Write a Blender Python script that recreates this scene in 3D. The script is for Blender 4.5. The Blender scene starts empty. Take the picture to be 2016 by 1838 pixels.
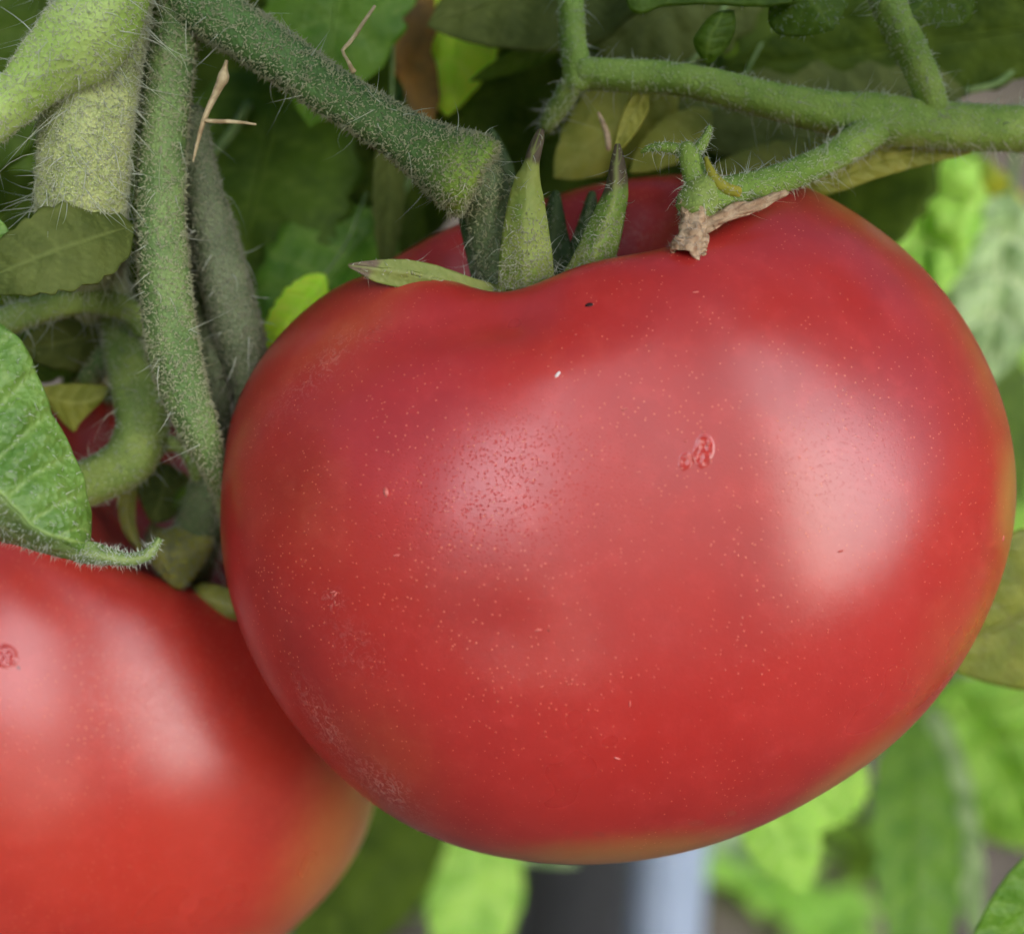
import bpy, math, random
import numpy as np
from mathutils import Vector, Matrix
from mathutils.bvhtree import BVHTree

R = math.radians
rng = np.random.default_rng(7)
random.seed(7)
scene = bpy.context.scene
C = scene.collection

# ------------------------------------------------------------------ camera
PITCH = 24.0                 # the phone looks a little down on the fruit
CAM = np.array([0.0, 0.0, 0.55])
D0 = 0.18                    # metres from the lens to the middle of the big tomato
S = 0.12 / 2016.0            # metres per traced unit at that distance
BX = np.array([1.0, 0.0, 0.0])
BY = np.array([0.0, math.sin(R(PITCH)), math.cos(R(PITCH))])
BZ = np.array([0.0, -math.cos(R(PITCH)), math.sin(R(PITCH))])
cam = bpy.data.cameras.new('camera')
cam_o = bpy.data.objects.new('camera', cam)
C.objects.link(cam_o)
cam_o.location = CAM
cam_o.rotation_euler = (R(90 - PITCH), 0, 0)
cam.sensor_width = 36
cam.lens = 18.0 * D0 / 0.06
cam.clip_start = 0.005
cam.clip_end = 200
cam.dof.use_dof = True
cam.dof.focus_distance = D0 - 345 * S
cam.dof.aperture_fstop = 13.5
scene.camera = cam_o

# ------------------------------------------------------------------ sky and sun (bright overcast)
SUN_AZ, SUN_EL = 158.0, 26.0      # degrees clockwise from +Y (the view direction), above the horizon
world = bpy.data.worlds.new('World')
scene.world = world
world.use_nodes = True
wn = world.node_tree.nodes
sky = wn.new('ShaderNodeTexSky')
sky.sky_type = 'NISHITA'
sky.sun_disc = False
sky.sun_elevation = R(SUN_EL)
sky.sun_rotation = R(SUN_AZ)
sky.air_density = 1.0
sky.dust_density = 3.0
sky.ozone_density = 1.0
world.node_tree.links.new(sky.outputs[0], wn['Background'].inputs[0])
wn['Background'].inputs[1].default_value = 0.05
sun = bpy.data.lights.new('sun', 'SUN')
sun.energy = 1.5
sun.angle = R(78)
sun.color = (0.91, 0.93, 1.0)
sun_o = bpy.data.objects.new('sun', sun)
C.objects.link(sun_o)
sd = Vector((math.sin(R(SUN_AZ)) * math.cos(R(SUN_EL)), math.cos(R(SUN_AZ)) * math.cos(R(SUN_EL)), math.sin(R(SUN_EL))))
sun_o.rotation_euler = sd.to_track_quat('Z', 'Y').to_euler()
sun_o.location = (0.3, -0.5, 2.0)
scene.view_settings.view_transform = 'Standard'
scene.view_settings.look = 'None'
scene.view_settings.exposure = 2.0
scene.view_settings.gamma = 1.0
scene.view_settings.use_curve_mapping = False
scene.render.engine = 'CYCLES'
scene.cycles.use_denoising = True
scene.cycles.max_bounces = 6
scene.cycles.diffuse_bounces = 4
scene.cycles.glossy_bounces = 3
scene.cycles.transmission_bounces = 4
scene.cycles.adaptive_threshold = 0.03
scene.cycles.sample_clamp_indirect = 6

# ------------------------------------------------------------------ helpers
def W(p):
    """traced points (x right, y down, z towards the lens) -> world metres"""
    p = np.asarray(p, float).reshape(-1, 3)
    d = D0 - p[:, 2] * S
    k = d / D0
    x = (p[:, 0] - 1008) * S * k
    y = (919 - p[:, 1]) * S * k
    return CAM + x[:, None] * BX + y[:, None] * BY - d[:, None] * BZ

def sc_at(z):
    return S * (D0 - z * S) / D0

def unW(q):
    q = np.asarray(q, float).reshape(-1, 3) - CAM
    d = -(q @ BZ)
    return np.stack([(q @ BX) / (S * d / D0) + 1008, 919 - (q @ BY) / (S * d / D0), (D0 - d) / S], 1)

def cr(pts, n):
    """Catmull-Rom through pts, n samples, spaced by chord length"""
    p = np.asarray(pts, float)
    m = len(p)
    d = np.r_[0, np.cumsum(np.maximum(np.linalg.norm(np.diff(p[:, :2], axis=0), axis=1), 1e-6))]
    d /= d[-1]
    if m == 2:
        t = np.linspace(0, 1, n)[:, None]
        return p[0] * (1 - t) + p[1] * t
    tan = np.zeros_like(p)
    tan[1:-1] = (p[2:] - p[:-2]) / (d[2:] - d[:-2])[:, None]
    tan[0] = (p[1] - p[0]) / (d[1] - d[0])
    tan[-1] = (p[-1] - p[-2]) / (d[-1] - d[-2])
    t = np.linspace(0, 1, n)
    i = np.clip(np.searchsorted(d, t, 'right') - 1, 0, m - 2)
    h = (d[i + 1] - d[i])
    u = ((t - d[i]) / h)[:, None]
    h = h[:, None]
    return ((2*u**3 - 3*u**2 + 1) * p[i] + (u**3 - 2*u**2 + u) * h * tan[i]
            + (-2*u**3 + 3*u**2) * p[i+1] + (u**3 - u**2) * h * tan[i+1])

def vnoise(p, scale, seed=0):
    """cheap smooth 3-D noise for displacing vertices, -1..1"""
    r = np.random.default_rng(seed)
    out = np.zeros(len(p))
    for k in range(7):
        d = r.normal(size=3); d /= np.linalg.norm(d)
        f = scale * r.uniform(.6, 1.7)
        out += np.sin(p @ d * f * 6.283 + r.uniform(0, 6.28) + 1.3 * np.sin(p @ np.roll(d, 1) * f * 4.1))
    return out / 4.0

def mesh(name, v, f, mat, parent=None, attrs=None, smooth=True, origin=None):
    """link one mesh object; v in world metres"""
    org = np.zeros(3)
    if parent is not None:
        q = parent
        while q is not None:
            org = org + np.array(q.location); q = q.parent
    loc = np.zeros(3)
    if parent is None and origin is not None:
        loc = np.asarray(origin, float)
    me = bpy.data.meshes.new(name)
    vv = (np.asarray(v) - org - loc)
    me.from_pydata(vv.tolist(), [], f if isinstance(f, list) else f.tolist())
    if smooth:
        me.polygons.foreach_set('use_smooth', np.ones(len(me.polygons), bool))
    for k, a in (attrs or {}).items():
        at = me.attributes.new(k, 'FLOAT', 'POINT')
        at.data.foreach_set('value', np.asarray(a, np.float32))
    me.materials.append(mat)
    me.update()
    o = bpy.data.objects.new(name, me)
    o.location = loc
    o.parent = parent
    C.objects.link(o)
    return o

def thing(name, label, cat, base, group=None):
    o = bpy.data.objects.new(name, None)
    o.empty_display_size = 0.01
    o.location = W([base])[0]
    o['label'] = label; o['category'] = cat
    if group: o['group'] = group
    C.objects.link(o)
    return o

def grid_faces(nu, nv, closed=False):
    i = np.arange(nu - 1)[:, None]
    j = np.arange(nv if closed else nv - 1)[None, :]
    j2 = (j + 1) % nv
    a = i * nv + j; b = i * nv + j2; c = (i + 1) * nv + j2; d = (i + 1) * nv + j
    return np.stack([a, b, c, d], -1).reshape(-1, 4)

def tube_geo(pts, ns=20, nu=None, squash=1.0, ridge=0.03, wob=0.03, seed=0, cap=.42):
    """pts rows (x, y, z, r): returns world verts, faces, along (0..1), radius list"""
    p = np.asarray(pts, float)
    nu = nu or max(12, int(np.linalg.norm(np.diff(p[:, :2], axis=0), axis=1).sum() / 9))
    q = cr(p, nu)
    cen = W(q[:, :3]); rad = q[:, 3] * np.array([sc_at(z) for z in q[:, 2]])
    tan = np.gradient(cen, axis=0); tan /= np.linalg.norm(tan, axis=1)[:, None]
    n = np.cross(tan[0], BZ); n /= np.linalg.norm(n)
    N = np.zeros_like(cen)
    for i in range(nu):
        n = n - tan[i] * (n @ tan[i]); n /= np.linalg.norm(n); N[i] = n
    B = np.cross(tan, N)
    a = np.linspace(0, 2 * np.pi, ns, endpoint=False)
    r = rng.uniform(0, 6.28, 3)
    t = np.linspace(0, 1, nu)[:, None]
    prof = 1 + ridge * np.cos(5 * a + r[0])[None] + wob * np.sin(t * 17 + a[None] + r[1]) * .6 + wob * np.sin(t * 41 - 2 * a[None] + r[2]) * .3
    rr = rad[:, None] * prof
    V = cen[:, None] + N[:, None] * (rr * np.cos(a))[..., None] + B[:, None] * (rr * squash * np.sin(a))[..., None]
    v = V.reshape(-1, 3)
    f = grid_faces(nu, ns, True).tolist()
    al = np.repeat(t[:, 0], ns)
    # rounded caps
    for end, s in ((0, -1), (nu - 1, 1)):
        base = end * ns
        ring = list(range(base, base + ns))
        c0 = len(v)
        k1 = cen[end] + (V[end] - cen[end]) * (.62 if cap > .2 else .8) + s * tan[end] * rad[end] * cap * .7
        v = np.vstack([v, k1, (cen[end] + s * tan[end] * rad[end] * cap)[None]])
        al = np.r_[al, np.full(ns + 1, float(end > 0))]
        for j in range(ns):
            j2 = (j + 1) % ns
            q4 = [ring[j], c0 + j, c0 + j2, ring[j2]] if s < 0 else [ring[j], ring[j2], c0 + j2, c0 + j]
            f.append(q4)
            f.append([c0 + j, c0 + ns, c0 + j2] if s < 0 else [c0 + j, c0 + j2, c0 + ns])
    return v, f, al

def sample_surface(v, f, n, seed=0, keep=None):
    """n random points and normals on a quad/tri mesh"""
    r = np.random.default_rng(seed)
    T = []
    for q in f:
        T.append((q[0], q[1], q[2]))
        if len(q) == 4: T.append((q[0], q[2], q[3]))
    T = np.array(T)
    A, B_, C_ = v[T[:, 0]], v[T[:, 1]], v[T[:, 2]]
    N = np.cross(B_ - A, C_ - A)
    ar = np.linalg.norm(N, axis=1)
    if keep is not None:
        ar = ar * keep((A + B_ + C_) / 3)
    i = r.choice(len(T), n, p=ar / ar.sum())
    a, b = r.random(n), r.random(n)
    fl = a + b > 1; a[fl] = 1 - a[fl]; b[fl] = 1 - b[fl]
    p = A[i] + (B_ - A)[i] * a[:, None] + (C_ - A)[i] * b[:, None]
    nn = N[i] / np.maximum(np.linalg.norm(N[i], axis=1), 1e-15)[:, None]
    return p, nn

def hair_geo(p, n, length, width, flow=(0, 0, 0), flow_w=0.5, rand=0.5, curl=0.5, seed=0, segs=3, head=0):
    """thin curved three-sided hairs rooted at p (arrays); lengths in metres"""
    r = np.random.default_rng(seed)
    m = len(p)
    L = length * r.uniform(.45, 1.35, m)
    d = n + np.asarray(flow) * flow_w + r.normal(size=(m, 3)) * rand
    d /= np.linalg.norm(d, axis=1)[:, None]
    cu = r.normal(size=(m, 3)) * curl + np.array([0, 0, -.25]) * curl
    e1 = np.cross(d, r.normal(size=(m, 3))); e1 /= np.linalg.norm(e1, axis=1)[:, None]
    e2 = np.cross(d, e1)
    w = width * r.uniform(.6, 1.3, m)
    V = []
    for s in range(segs):
        t = s / segs
        c = p + (d * t + cu * t * t * .5) * L[:, None]
        ww = w * (1 - t) * .5 if not head else w * .5
        for k in range(3):
            a = k * 2.0944
            V.append(c + (e1 * math.cos(a) + e2 * math.sin(a)) * ww[:, None])
    V.append(p + (d + cu * .5) * L[:, None])
    nv = 3 * segs + 1
    V = np.stack(V, 1).reshape(-1, 3)
    f = []
    for s in range(segs - 1):
        for k in range(3):
            k2 = (k + 1) % 3
            f.append([s*3+k, s*3+k2, s*3+3+k2, s*3+3+k])
    b = (segs - 1) * 3
    tip = [[b, b+1, 3*segs], [b+1, b+2, 3*segs], [b+2, b, 3*segs]]
    off = (np.arange(m) * nv)[:, None, None]
    F = []
    if f: F += (np.array(f)[None] + off).reshape(-1, 4).tolist()
    F += (np.array(tip)[None] + off).reshape(-1, 3).tolist()
    return V, F

def hairs(parent, v, f, n, length, width, mat, seed=0, name='hairs', keep=None, **kw):
    """a coat of hairs as one part of `parent`; length and width in traced units"""
    p, nn = sample_surface(v, f, n, seed, keep)
    V, F = hair_geo(p, nn, length * S, width * S, seed=seed + 1, **kw)
    o = mesh(name, V, F, mat, parent)
    o['kind'] = 'stuff'
    return o

# ------------------------------------------------------------------ materials
def new_mat(name):
    m = bpy.data.materials.new(name); m.use_nodes = True
    nt = m.node_tree
    return m, nt, nt.nodes['Principled BSDF'], nt.nodes['Material Output']

class G:
    """small node-graph writer"""
    def __init__(s, nt): s.nt = nt
    def n(s, typ, ins=None, **props):
        x = s.nt.nodes.new(typ)
        for k, v in props.items(): setattr(x, k, v)
        for k, v in (ins or {}).items():
            if isinstance(v, bpy.types.NodeSocket): s.nt.links.new(v, x.inputs[k])
            else: x.inputs[k].default_value = v
        return x
    def coord(s): return s.n('ShaderNodeTexCoord').outputs['Object']
    def attr(s, name): return s.n('ShaderNodeAttribute', attribute_name=name).outputs['Fac']
    def noise(s, vec, scale, detail=4, rough=.55, dist=0):
        return s.n('ShaderNodeTexNoise', {'Vector': vec, 'Scale': scale, 'Detail': detail, 'Roughness': rough, 'Distortion': dist}).outputs[0]
    def vor(s, vec, scale, out='Distance', feature='F1', rnd=1.0):
        return s.n('ShaderNodeTexVoronoi', {'Vector': vec, 'Scale': scale, 'Randomness': rnd}, feature=feature)
    def ramp(s, fac, a, b, lo=0.0, hi=1.0):
        return s.n('ShaderNodeMapRange', {'Value': fac, 'From Min': a, 'From Max': b, 'To Min': lo, 'To Max': hi}, interpolation_type='SMOOTHSTEP').outputs[0]
    def mul(s, a, b): return s.n('ShaderNodeMath', {0: a, 1: b}, operation='MULTIPLY').outputs[0]
    def add(s, a, b): return s.n('ShaderNodeMath', {0: a, 1: b}, operation='ADD', use_clamp=False).outputs[0]
    def sub(s, a, b): return s.n('ShaderNodeMath', {0: a, 1: b}, operation='SUBTRACT').outputs[0]
    def mix(s, fac, a, b):
        x = s.n('ShaderNodeMix', data_type='RGBA')
        for k, v in ((0, fac), (6, a), (7, b)):
            if isinstance(v, bpy.types.NodeSocket): s.nt.links.new(v, x.inputs[k])
            else: x.inputs[k].default_value = v if k == 0 else (*v[:3], 1)
        return x.outputs[2]
    def bump(s, h, strength, dist, normal=None):
        ins = {'Height': h, 'Strength': strength, 'Distance': dist}
        if normal is not None: ins['Normal'] = normal
        return s.n('ShaderNodeBump', ins).outputs[0]
    def link(s, a, b): s.nt.links.new(a, b)

def sr(r, g, b):
    f = lambda c: ((c / 255 + .055) / 1.055) ** 2.4 if c > 10 else c / 255 / 12.92
    return (f(r), f(g), f(b))

def leaf_mat(name, col, vein, dark=None, trans=0.4, rough=.45, spot=None, tip=None, bump=.5, tcol=None, spec=.45):
    """leaf blade: attributes vein (0..1), along (0..1)"""
    m, nt, p, out = new_mat(name)
    g = G(nt); co = g.coord()
    n1 = g.noise(co, 160, 4); n2 = g.noise(co, 900, 3)
    dark = dark or tuple(c * .55 for c in col)
    c = g.mix(g.ramp(n1, .35, .68), col, dark)
    c = g.mix(g.ramp(n2, .45, .8, 0, .35), c, vein)
    if spot:
        c = g.mix(g.ramp(g.noise(co, 110, 5, .7), .5, .62), c, spot)
    if tip:
        k = g.add(g.attr('along'), g.mul(g.sub(n1, .5), .5))
        c = g.mix(g.ramp(k, tip[1], tip[2]), c, tip[0])
    c = g.mix(g.mul(g.attr('vein'), .75), c, vein)
    g.link(c, p.inputs['Base Color'])
    p.inputs['Roughness'].default_value = rough
    p.inputs['Specular IOR Level'].default_value = spec
    h = g.add(g.mul(n2, .5), g.mul(g.vor(co, 1500).outputs[0], .6))
    nb = g.bump(h, bump, .0004)
    g.link(nb, p.inputs['Normal'])
    tr = g.n('ShaderNodeBsdfTranslucent')
    tm = g.n('ShaderNodeMix', data_type='RGBA', blend_type='MULTIPLY')
    tm.inputs[0].default_value = 1
    g.link(c, tm.inputs[6]); tm.inputs[7].default_value = (*(tcol or (1.9, 1.7, .5)), 1)
    g.link(tm.outputs[2], tr.inputs['Color'])
    mx = g.n('ShaderNodeMixShader', {0: trans})
    g.link(p.outputs[0], mx.inputs[1]); g.link(tr.outputs[0], mx.inputs[2])
    g.link(mx.outputs[0], out.inputs['Surface'])
    return m

def stem_mat(name, col, col2, rough=.6, bump=.6, scale=1.0, end=None):
    m, nt, p, out = new_mat(name)
    g = G(nt); co = g.coord()
    n1 = g.noise(co, 220 * scale, 4)
    v = g.vor(co, 2300 * scale).outputs[0]
    c = g.mix(g.ramp(n1, .35, .66), col, col2)
    if end:
        c = g.mix(g.ramp(g.add(g.attr('along'), g.mul(g.sub(n1, .5), end[3])), end[1], end[2]), c, end[0])
    c = g.mix(g.ramp(v, .0, .35, .35, 0), c, tuple(min(1, x * 2.2 + .03) for x in col))
    g.link(c, p.inputs['Base Color'])
    p.inputs['Roughness'].default_value = rough
    p.inputs['Specular IOR Level'].default_value = .3
    p.inputs['Subsurface Weight'].default_value = .12
    p.inputs['Subsurface Radius'].default_value = (.0012, .0018, .0006)
    p.inputs['Subsurface Scale'].default_value = 1
    g.link(g.bump(g.add(v, n1), bump, .0003), p.inputs['Normal'])
    return m

def hair_mat(name, col, trans=.35):
    m, nt, p, out = new_mat(name)
    g = G(nt)
    p.inputs['Base Color'].default_value = (*col, 1)
    p.inputs['Roughness'].default_value = .35
    tr = g.n('ShaderNodeBsdfTranslucent', {'Color': (*col, 1)})
    mx = g.n('ShaderNodeMixShader', {0: trans})
    g.link(p.outputs[0], mx.inputs[1]); g.link(tr.outputs[0], mx.inputs[2])
    g.link(mx.outputs[0], out.inputs['Surface'])
    return m

def plain_mat(name, col, rough=.6, col2=None, scale=200, spec=.4, bump=.3):
    m, nt, p, out = new_mat(name)
    g = G(nt); co = g.coord()
    n1 = g.noise(co, scale, 5)
    g.link(g.mix(g.ramp(n1, .3, .7), col, col2 or tuple(c * .6 for c in col)), p.inputs['Base Color'])
    p.inputs['Roughness'].default_value = rough
    p.inputs['Specular IOR Level'].default_value = spec
    if bump: g.link(g.bump(n1, bump, .001), p.inputs['Normal'])
    return m

# ------------------------------------------------------------------ ground
M_SOIL = plain_mat('soil', (.20, .165, .13), .9, (.11, .09, .07), 25, .2, .8)
gx = np.r_[np.linspace(-30, -1.6, 12), np.linspace(-1.5, 1.5, 121), np.linspace(1.6, 30, 12)]
gy = np.r_[np.linspace(-30, -.6, 12), np.linspace(-.5, 3.5, 141), np.linspace(3.7, 40, 12)]
GX, GY = np.meshgrid(gx, gy, indexing='ij')
gp = np.stack([GX.ravel(), GY.ravel(), 0 * GX.ravel()], 1)
gp[:, 2] = (vnoise(gp, 3.5, 11) * .010 + vnoise(gp, 11, 12) * .008)
o = mesh('ground', gp, grid_faces(len(gx), len(gy)), M_SOIL)
o['kind'] = 'structure'
o['label'] = 'grey brown garden soil far below the fruit'; o['category'] = 'soil'

# ------------------------------------------------------------------ tomatoes
def skin_mat(name, red, deep, unripe_reflect):
    m, nt, p, out = new_mat(name)
    g = G(nt); co = g.coord()
    n1 = g.noise(co, 45, 3, .5); n2 = g.noise(co, 320, 5, .65); n3 = g.noise(co, 2600, 3, .6)
    c = g.mix(g.ramp(n1, .35, .68), red, deep)
    c = g.mix(g.ramp(n2, .45, .75, 0, .30), c, tuple(min(1, x * 1.25 + .02) for x in red))
    ur = g.add(g.attr('unripe_reflect'), g.mul(g.sub(n2, .5), .25))
    c = g.mix(g.ramp(ur, .1, 1.0), c, unripe_reflect)  # unripe tint, with leaf reflections along the rim painted in
    # pale pin-prick lenticels
    vn = g.vor(co, 1500)
    rad = g.ramp(g.noise(co, 60, 2), .3, .7, .06, .16)
    dot = g.ramp(g.sub(vn.outputs[0], rad), -.03, .03, 1, 0)
    dot = g.mul(dot, g.attr('speck'))
    c = g.mix(g.mul(dot, .36), c, (.72, .22, .10))
    v2 = g.vor(co, 1500)
    d2 = g.ramp(v2.outputs[0], .08, .2, 1, 0)
    c = g.mix(g.mul(g.mul(d2, .45), g.ramp(n1, .4, .6)), c, (.75, .25, .14))
    # dry dusty scuffing
    du = g.mul(g.attr('dust'), g.ramp(g.noise(co, 1300, 4, .7, 1.5), .50, .62))
    c = g.mix(g.mul(du, .55), c, (.62, .42, .36))
    # torn patch, small scars
    sc = g.ramp(g.mul(g.attr('scar'), g.add(.35, g.mul(n2, 1.3))), .35, .6)
    c = g.mix(g.mul(sc, .7), c, (.40, .018, .012))
    spk = g.mul(g.attr('dark'), 1.0)
    c = g.mix(g.ramp(spk, .35, .7), c, (.09, .008, .006))
    pl = g.ramp(g.mul(g.attr('ring'), g.add(.5, n2)), .35, .7)
    c = g.mix(g.mul(pl, .8), c, (.38, .045, .03))
    g.link(c, p.inputs['Base Color'])
    # waxy bloom: the sheen is broken by tiny pores
    vp = g.vor(co, 2800)
    pore = g.mul(g.ramp(vp.outputs[0], .2, .34, 1, 0), g.attr('pore'))
    ro = g.add(g.ramp(n1, .3, .7, .27, .33), g.mul(pore, .3))
    ro = g.sub(ro, g.mul(sc, .12))
    g.link(ro, p.inputs['Roughness'])
    sp = g.sub(g.sub(.85, g.mul(pore, .58)), g.mul(sc, .25))
    g.link(sp, p.inputs['Specular IOR Level'])
    p.inputs['IOR'].default_value = 1.45
    p.inputs['Subsurface Weight'].default_value = .25
    p.inputs['Subsurface Radius'].default_value = (.0040, .0010, .0006)
    p.inputs['Subsurface Scale'].default_value = 1.0
    p.inputs['Sheen Weight'].default_value = .0
    p.inputs['Sheen Roughness'].default_value = .5
    h = g.add(g.mul(n2, .14), g.mul(n3, .07))
    h = g.sub(h, g.mul(pore, .22))
    h = g.add(h, g.mul(dot, .25))
    h = g.add(h, g.mul(sc, g.mul(g.vor(co, 1500).outputs[0], .8)))
    h = g.add(h, g.mul(du, .5))
    g.link(g.bump(h, .42, .00028), p.inputs['Normal'])
    return m

def cube_sphere(n):
    t = np.tan(np.linspace(-np.pi / 4, np.pi / 4, n + 1))
    V = []; F = []; off = 0
    for ax in range(3):
        for s in (-1, 1):
            a, b = np.meshgrid(t, t, indexing='ij')
            c = np.full_like(a, s)
            P = [None] * 3
            P[ax] = c; P[(ax + 1) % 3] = a * s; P[(ax + 2) % 3] = b
            V.append(np.stack(P, -1).reshape(-1, 3))
            F.append(grid_faces(n + 1, n + 1) + off); off += (n + 1) ** 2
    V = np.vstack(V); F = np.vstack(F)
    V /= np.linalg.norm(V, axis=1)[:, None]
    key = np.round(V, 6)
    _, idx, inv = np.unique(key, axis=0, return_index=True, return_inverse=True)
    F = inv.reshape(-1)[F]
    V = V[idx]
    q = F[0]; nn = np.cross(V[q[1]] - V[q[0]], V[q[2]] - V[q[0]])
    if nn @ V[q[0]] < 0: F = F[:, ::-1]
    return V, F

def sst(x, a, b):
    t = np.clip((x - a) / (b - a), 0, 1); return t * t * (3 - 2 * t)

def tomato_geo(cen, zc, outline, Z, ellipse, cav, grooves, dents, n=150, pw=2.2):
    """body of revolution-like fruit fitted to a traced outline; everything in traced units"""
    d, F = cube_sphere(n)
    o = np.asarray(outline, float) - np.asarray(cen)
    ang = np.arctan2(-o[:, 1], o[:, 0]); rad = np.hypot(o[:, 0], o[:, 1])
    i = np.argsort(ang); ang, rad = ang[i], rad[i]
    aa = np.r_[ang - 2*np.pi, ang, ang + 2*np.pi]; ra = np.r_[rad, rad, rad]
    th = np.linspace(-np.pi, np.pi, 720, endpoint=False)
    Rt = np.interp(th, aa, ra)
    ker = np.exp(-.5 * (np.arange(-30, 31) / 11.0) ** 2); ker /= ker.sum()
    sm = lambda x: np.convolve(np.r_[x[-30:], x, x[:30]], ker, 'valid')
    Rt = sm(Rt)
    phi = np.arctan2(d[:, 1], d[:, 0])
    rho = np.hypot(d[:, 0], d[:, 1])
    # superellipse profile: flatter in front than a ball
    sc_ = (np.abs(rho) ** pw + np.abs(d[:, 2]) ** pw) ** (-1 / pw)
    rho2 = rho * sc_; dz = d[:, 2] * sc_
    ea, eb, et = ellipse
    E = lambda a: 1 / np.sqrt((np.cos(a - et) / ea) ** 2 + (np.sin(a - et) / eb) ** 2)
    corr = np.ones(720)
    kz = (D0 - zc * S) / D0
    for it in range(4):
        Rr = np.interp(phi, np.r_[th, np.pi], np.r_[Rt * corr, (Rt * corr)[0]])
        Re = E(phi) * np.interp(phi, np.r_[th, np.pi], np.r_[corr, corr[0]])
        w = np.clip(rho2, 0, 1) ** 2.5
        Rf = Re + (Rr - Re) * w
        # local camera-axis metres
        P = np.stack([Rf * rho2 * np.cos(phi), Rf * rho2 * np.sin(phi), Z * dz], 1) * S * kz
        Q = W([[cen[0], cen[1], zc]])[0] + P[:, :1] * BX + P[:, 1:2] * BY + P[:, 2:] * BZ
        u = unW(Q)
        pa = np.arctan2(-(u[:, 1] - cen[1]), u[:, 0] - cen[0]); pr = np.hypot(u[:, 0] - cen[0], u[:, 1] - cen[1])
        b = np.floor((pa + np.pi) / (2 * np.pi) * 180).astype(int) % 180
        mx = np.zeros(180); np.maximum.at(mx, b, pr)
        mx = np.interp(th, np.r_[(np.arange(180) + .5) / 180 * 2*np.pi - np.pi], mx, period=2*np.pi)
        corr *= sm(Rt / mx)
    N = Q - W([[cen[0], cen[1], zc]])[0]; N /= np.linalg.norm(N, axis=1)[:, None]
    u = unW(Q)
    front = np.clip(d[:, 2] * 3 + .6, 0, 1)
    for poly, width, depth, ya, yb in grooves:
        g = cr(poly, 60)
        dist = np.full(len(u), 1e9)
        for q in g: dist = np.minimum(dist, np.hypot(u[:, 0] - q[0], u[:, 1] - q[1]))
        Q = Q - N * (depth * S * np.exp(-(dist / width) ** 2) * front * sst(u[:, 1], ya, yb) * (1 - sst(u[:, 1], 1330, 1600)))[:, None]
    for (x, y, rx, ry, rot, depth) in dents:
        c, s = math.cos(rot), math.sin(rot)
        ex = (u[:, 0] - x) * c + (u[:, 1] - y) * s; ey = -(u[:, 0] - x) * s + (u[:, 1] - y) * c
        Q = Q - N * (depth * S * np.exp(-(ex / rx) ** 2 - (ey / ry) ** 2) * front)[:, None]
    # stem cavity
    for (cx, cy, cz, rx, rz, depth, ax) in cav:
        c0 = W([[cx, cy, cz]])[0]
        ax = np.asarray(ax, float); ax /= np.linalg.norm(ax)
        axw = ax[0] * BX + ax[1] * BY + ax[2] * BZ
        e1 = BX - axw * (BX @ axw); e1 /= np.linalg.norm(e1)
        e2 = np.cross(axw, e1)
        q = Q - c0
        hh = q @ axw
        zz = q @ e2
        dd = ((q @ e1) / (rx * S)) ** 2 + (zz / (rz * S * np.where(zz > 0, .72, 1.0))) ** 2
        # five soft ribs run down into the cavity
        an = np.arctan2(q @ e2, q @ e1)
        fall = np.exp(-(dd * (1 + .10 * np.cos(5 * an + .6))) ** 1.5)
        top = np.clip(hh / (300 * S) + 1.6, 0, 1)
        Q = Q - axw * (depth * S * fall * top)[:, None]
    Q = Q + N * (vnoise(Q, 22, 5) * 2.2 * S)[:, None]
    return Q, F, d

OUT1 = [(430,1000),(436,880),(470,770),(520,690),(570,630),(650,560),(740,500),(830,440),(960,378),(1090,340),(1240,318),(1350,308),(1480,330),(1600,370),
        (1700,428),(1800,508),(1880,602),(1940,705),(1982,810),(2003,930),(1997,1050),(1962,1175),(1903,1295),(1833,1392),(1745,1478),(1600,1572),
        (1450,1640),(1300,1685),(1150,1702),(1000,1690),(870,1657),(740,1588),(640,1498),(560,1400),(492,1280),(447,1150)]
C1 = (1215, 1030)
UPV = (-.06, .93, .36)
Q1, F1, d1 = tomato_geo(C1, 0, OUT1, 520, (800, 660, R(8)),
    cav=[(1100, 455, 122, 275, 226, 268, UPV)],
    grooves=[([(1210,640),(1290,800),(1340,960),(1340,1200)], 190, 8, 0, 1),
             ([(980,600),(760,660),(600,800),(520,960)], 80, 11, 0, 1)],
    dents=[(1000,1255,125,105,0.2,11), (970,590,260,90,-.1,24), (830,1010,260,300,0,-14)], n=210, pw=2.45)

def blob(u, x, y, rx, ry=None, rot=0.0, hard=2):
    ry = ry or rx
    c, s = math.cos(rot), math.sin(rot)
    ex = (u[:, 0] - x) * c + (u[:, 1] - y) * s; ey = -(u[:, 0] - x) * s + (u[:, 1] - y) * c
    return np.exp(-((ex / rx) ** 2 + (ey / ry) ** 2) ** (hard / 2))

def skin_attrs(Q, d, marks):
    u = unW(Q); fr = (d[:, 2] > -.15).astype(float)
    A = {k: np.zeros(len(Q)) for k in ('unripe_reflect', 'dust', 'scar', 'dark', 'ring', 'pore', 'speck')}
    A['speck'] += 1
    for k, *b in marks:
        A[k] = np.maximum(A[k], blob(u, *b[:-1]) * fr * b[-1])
    return A

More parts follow.
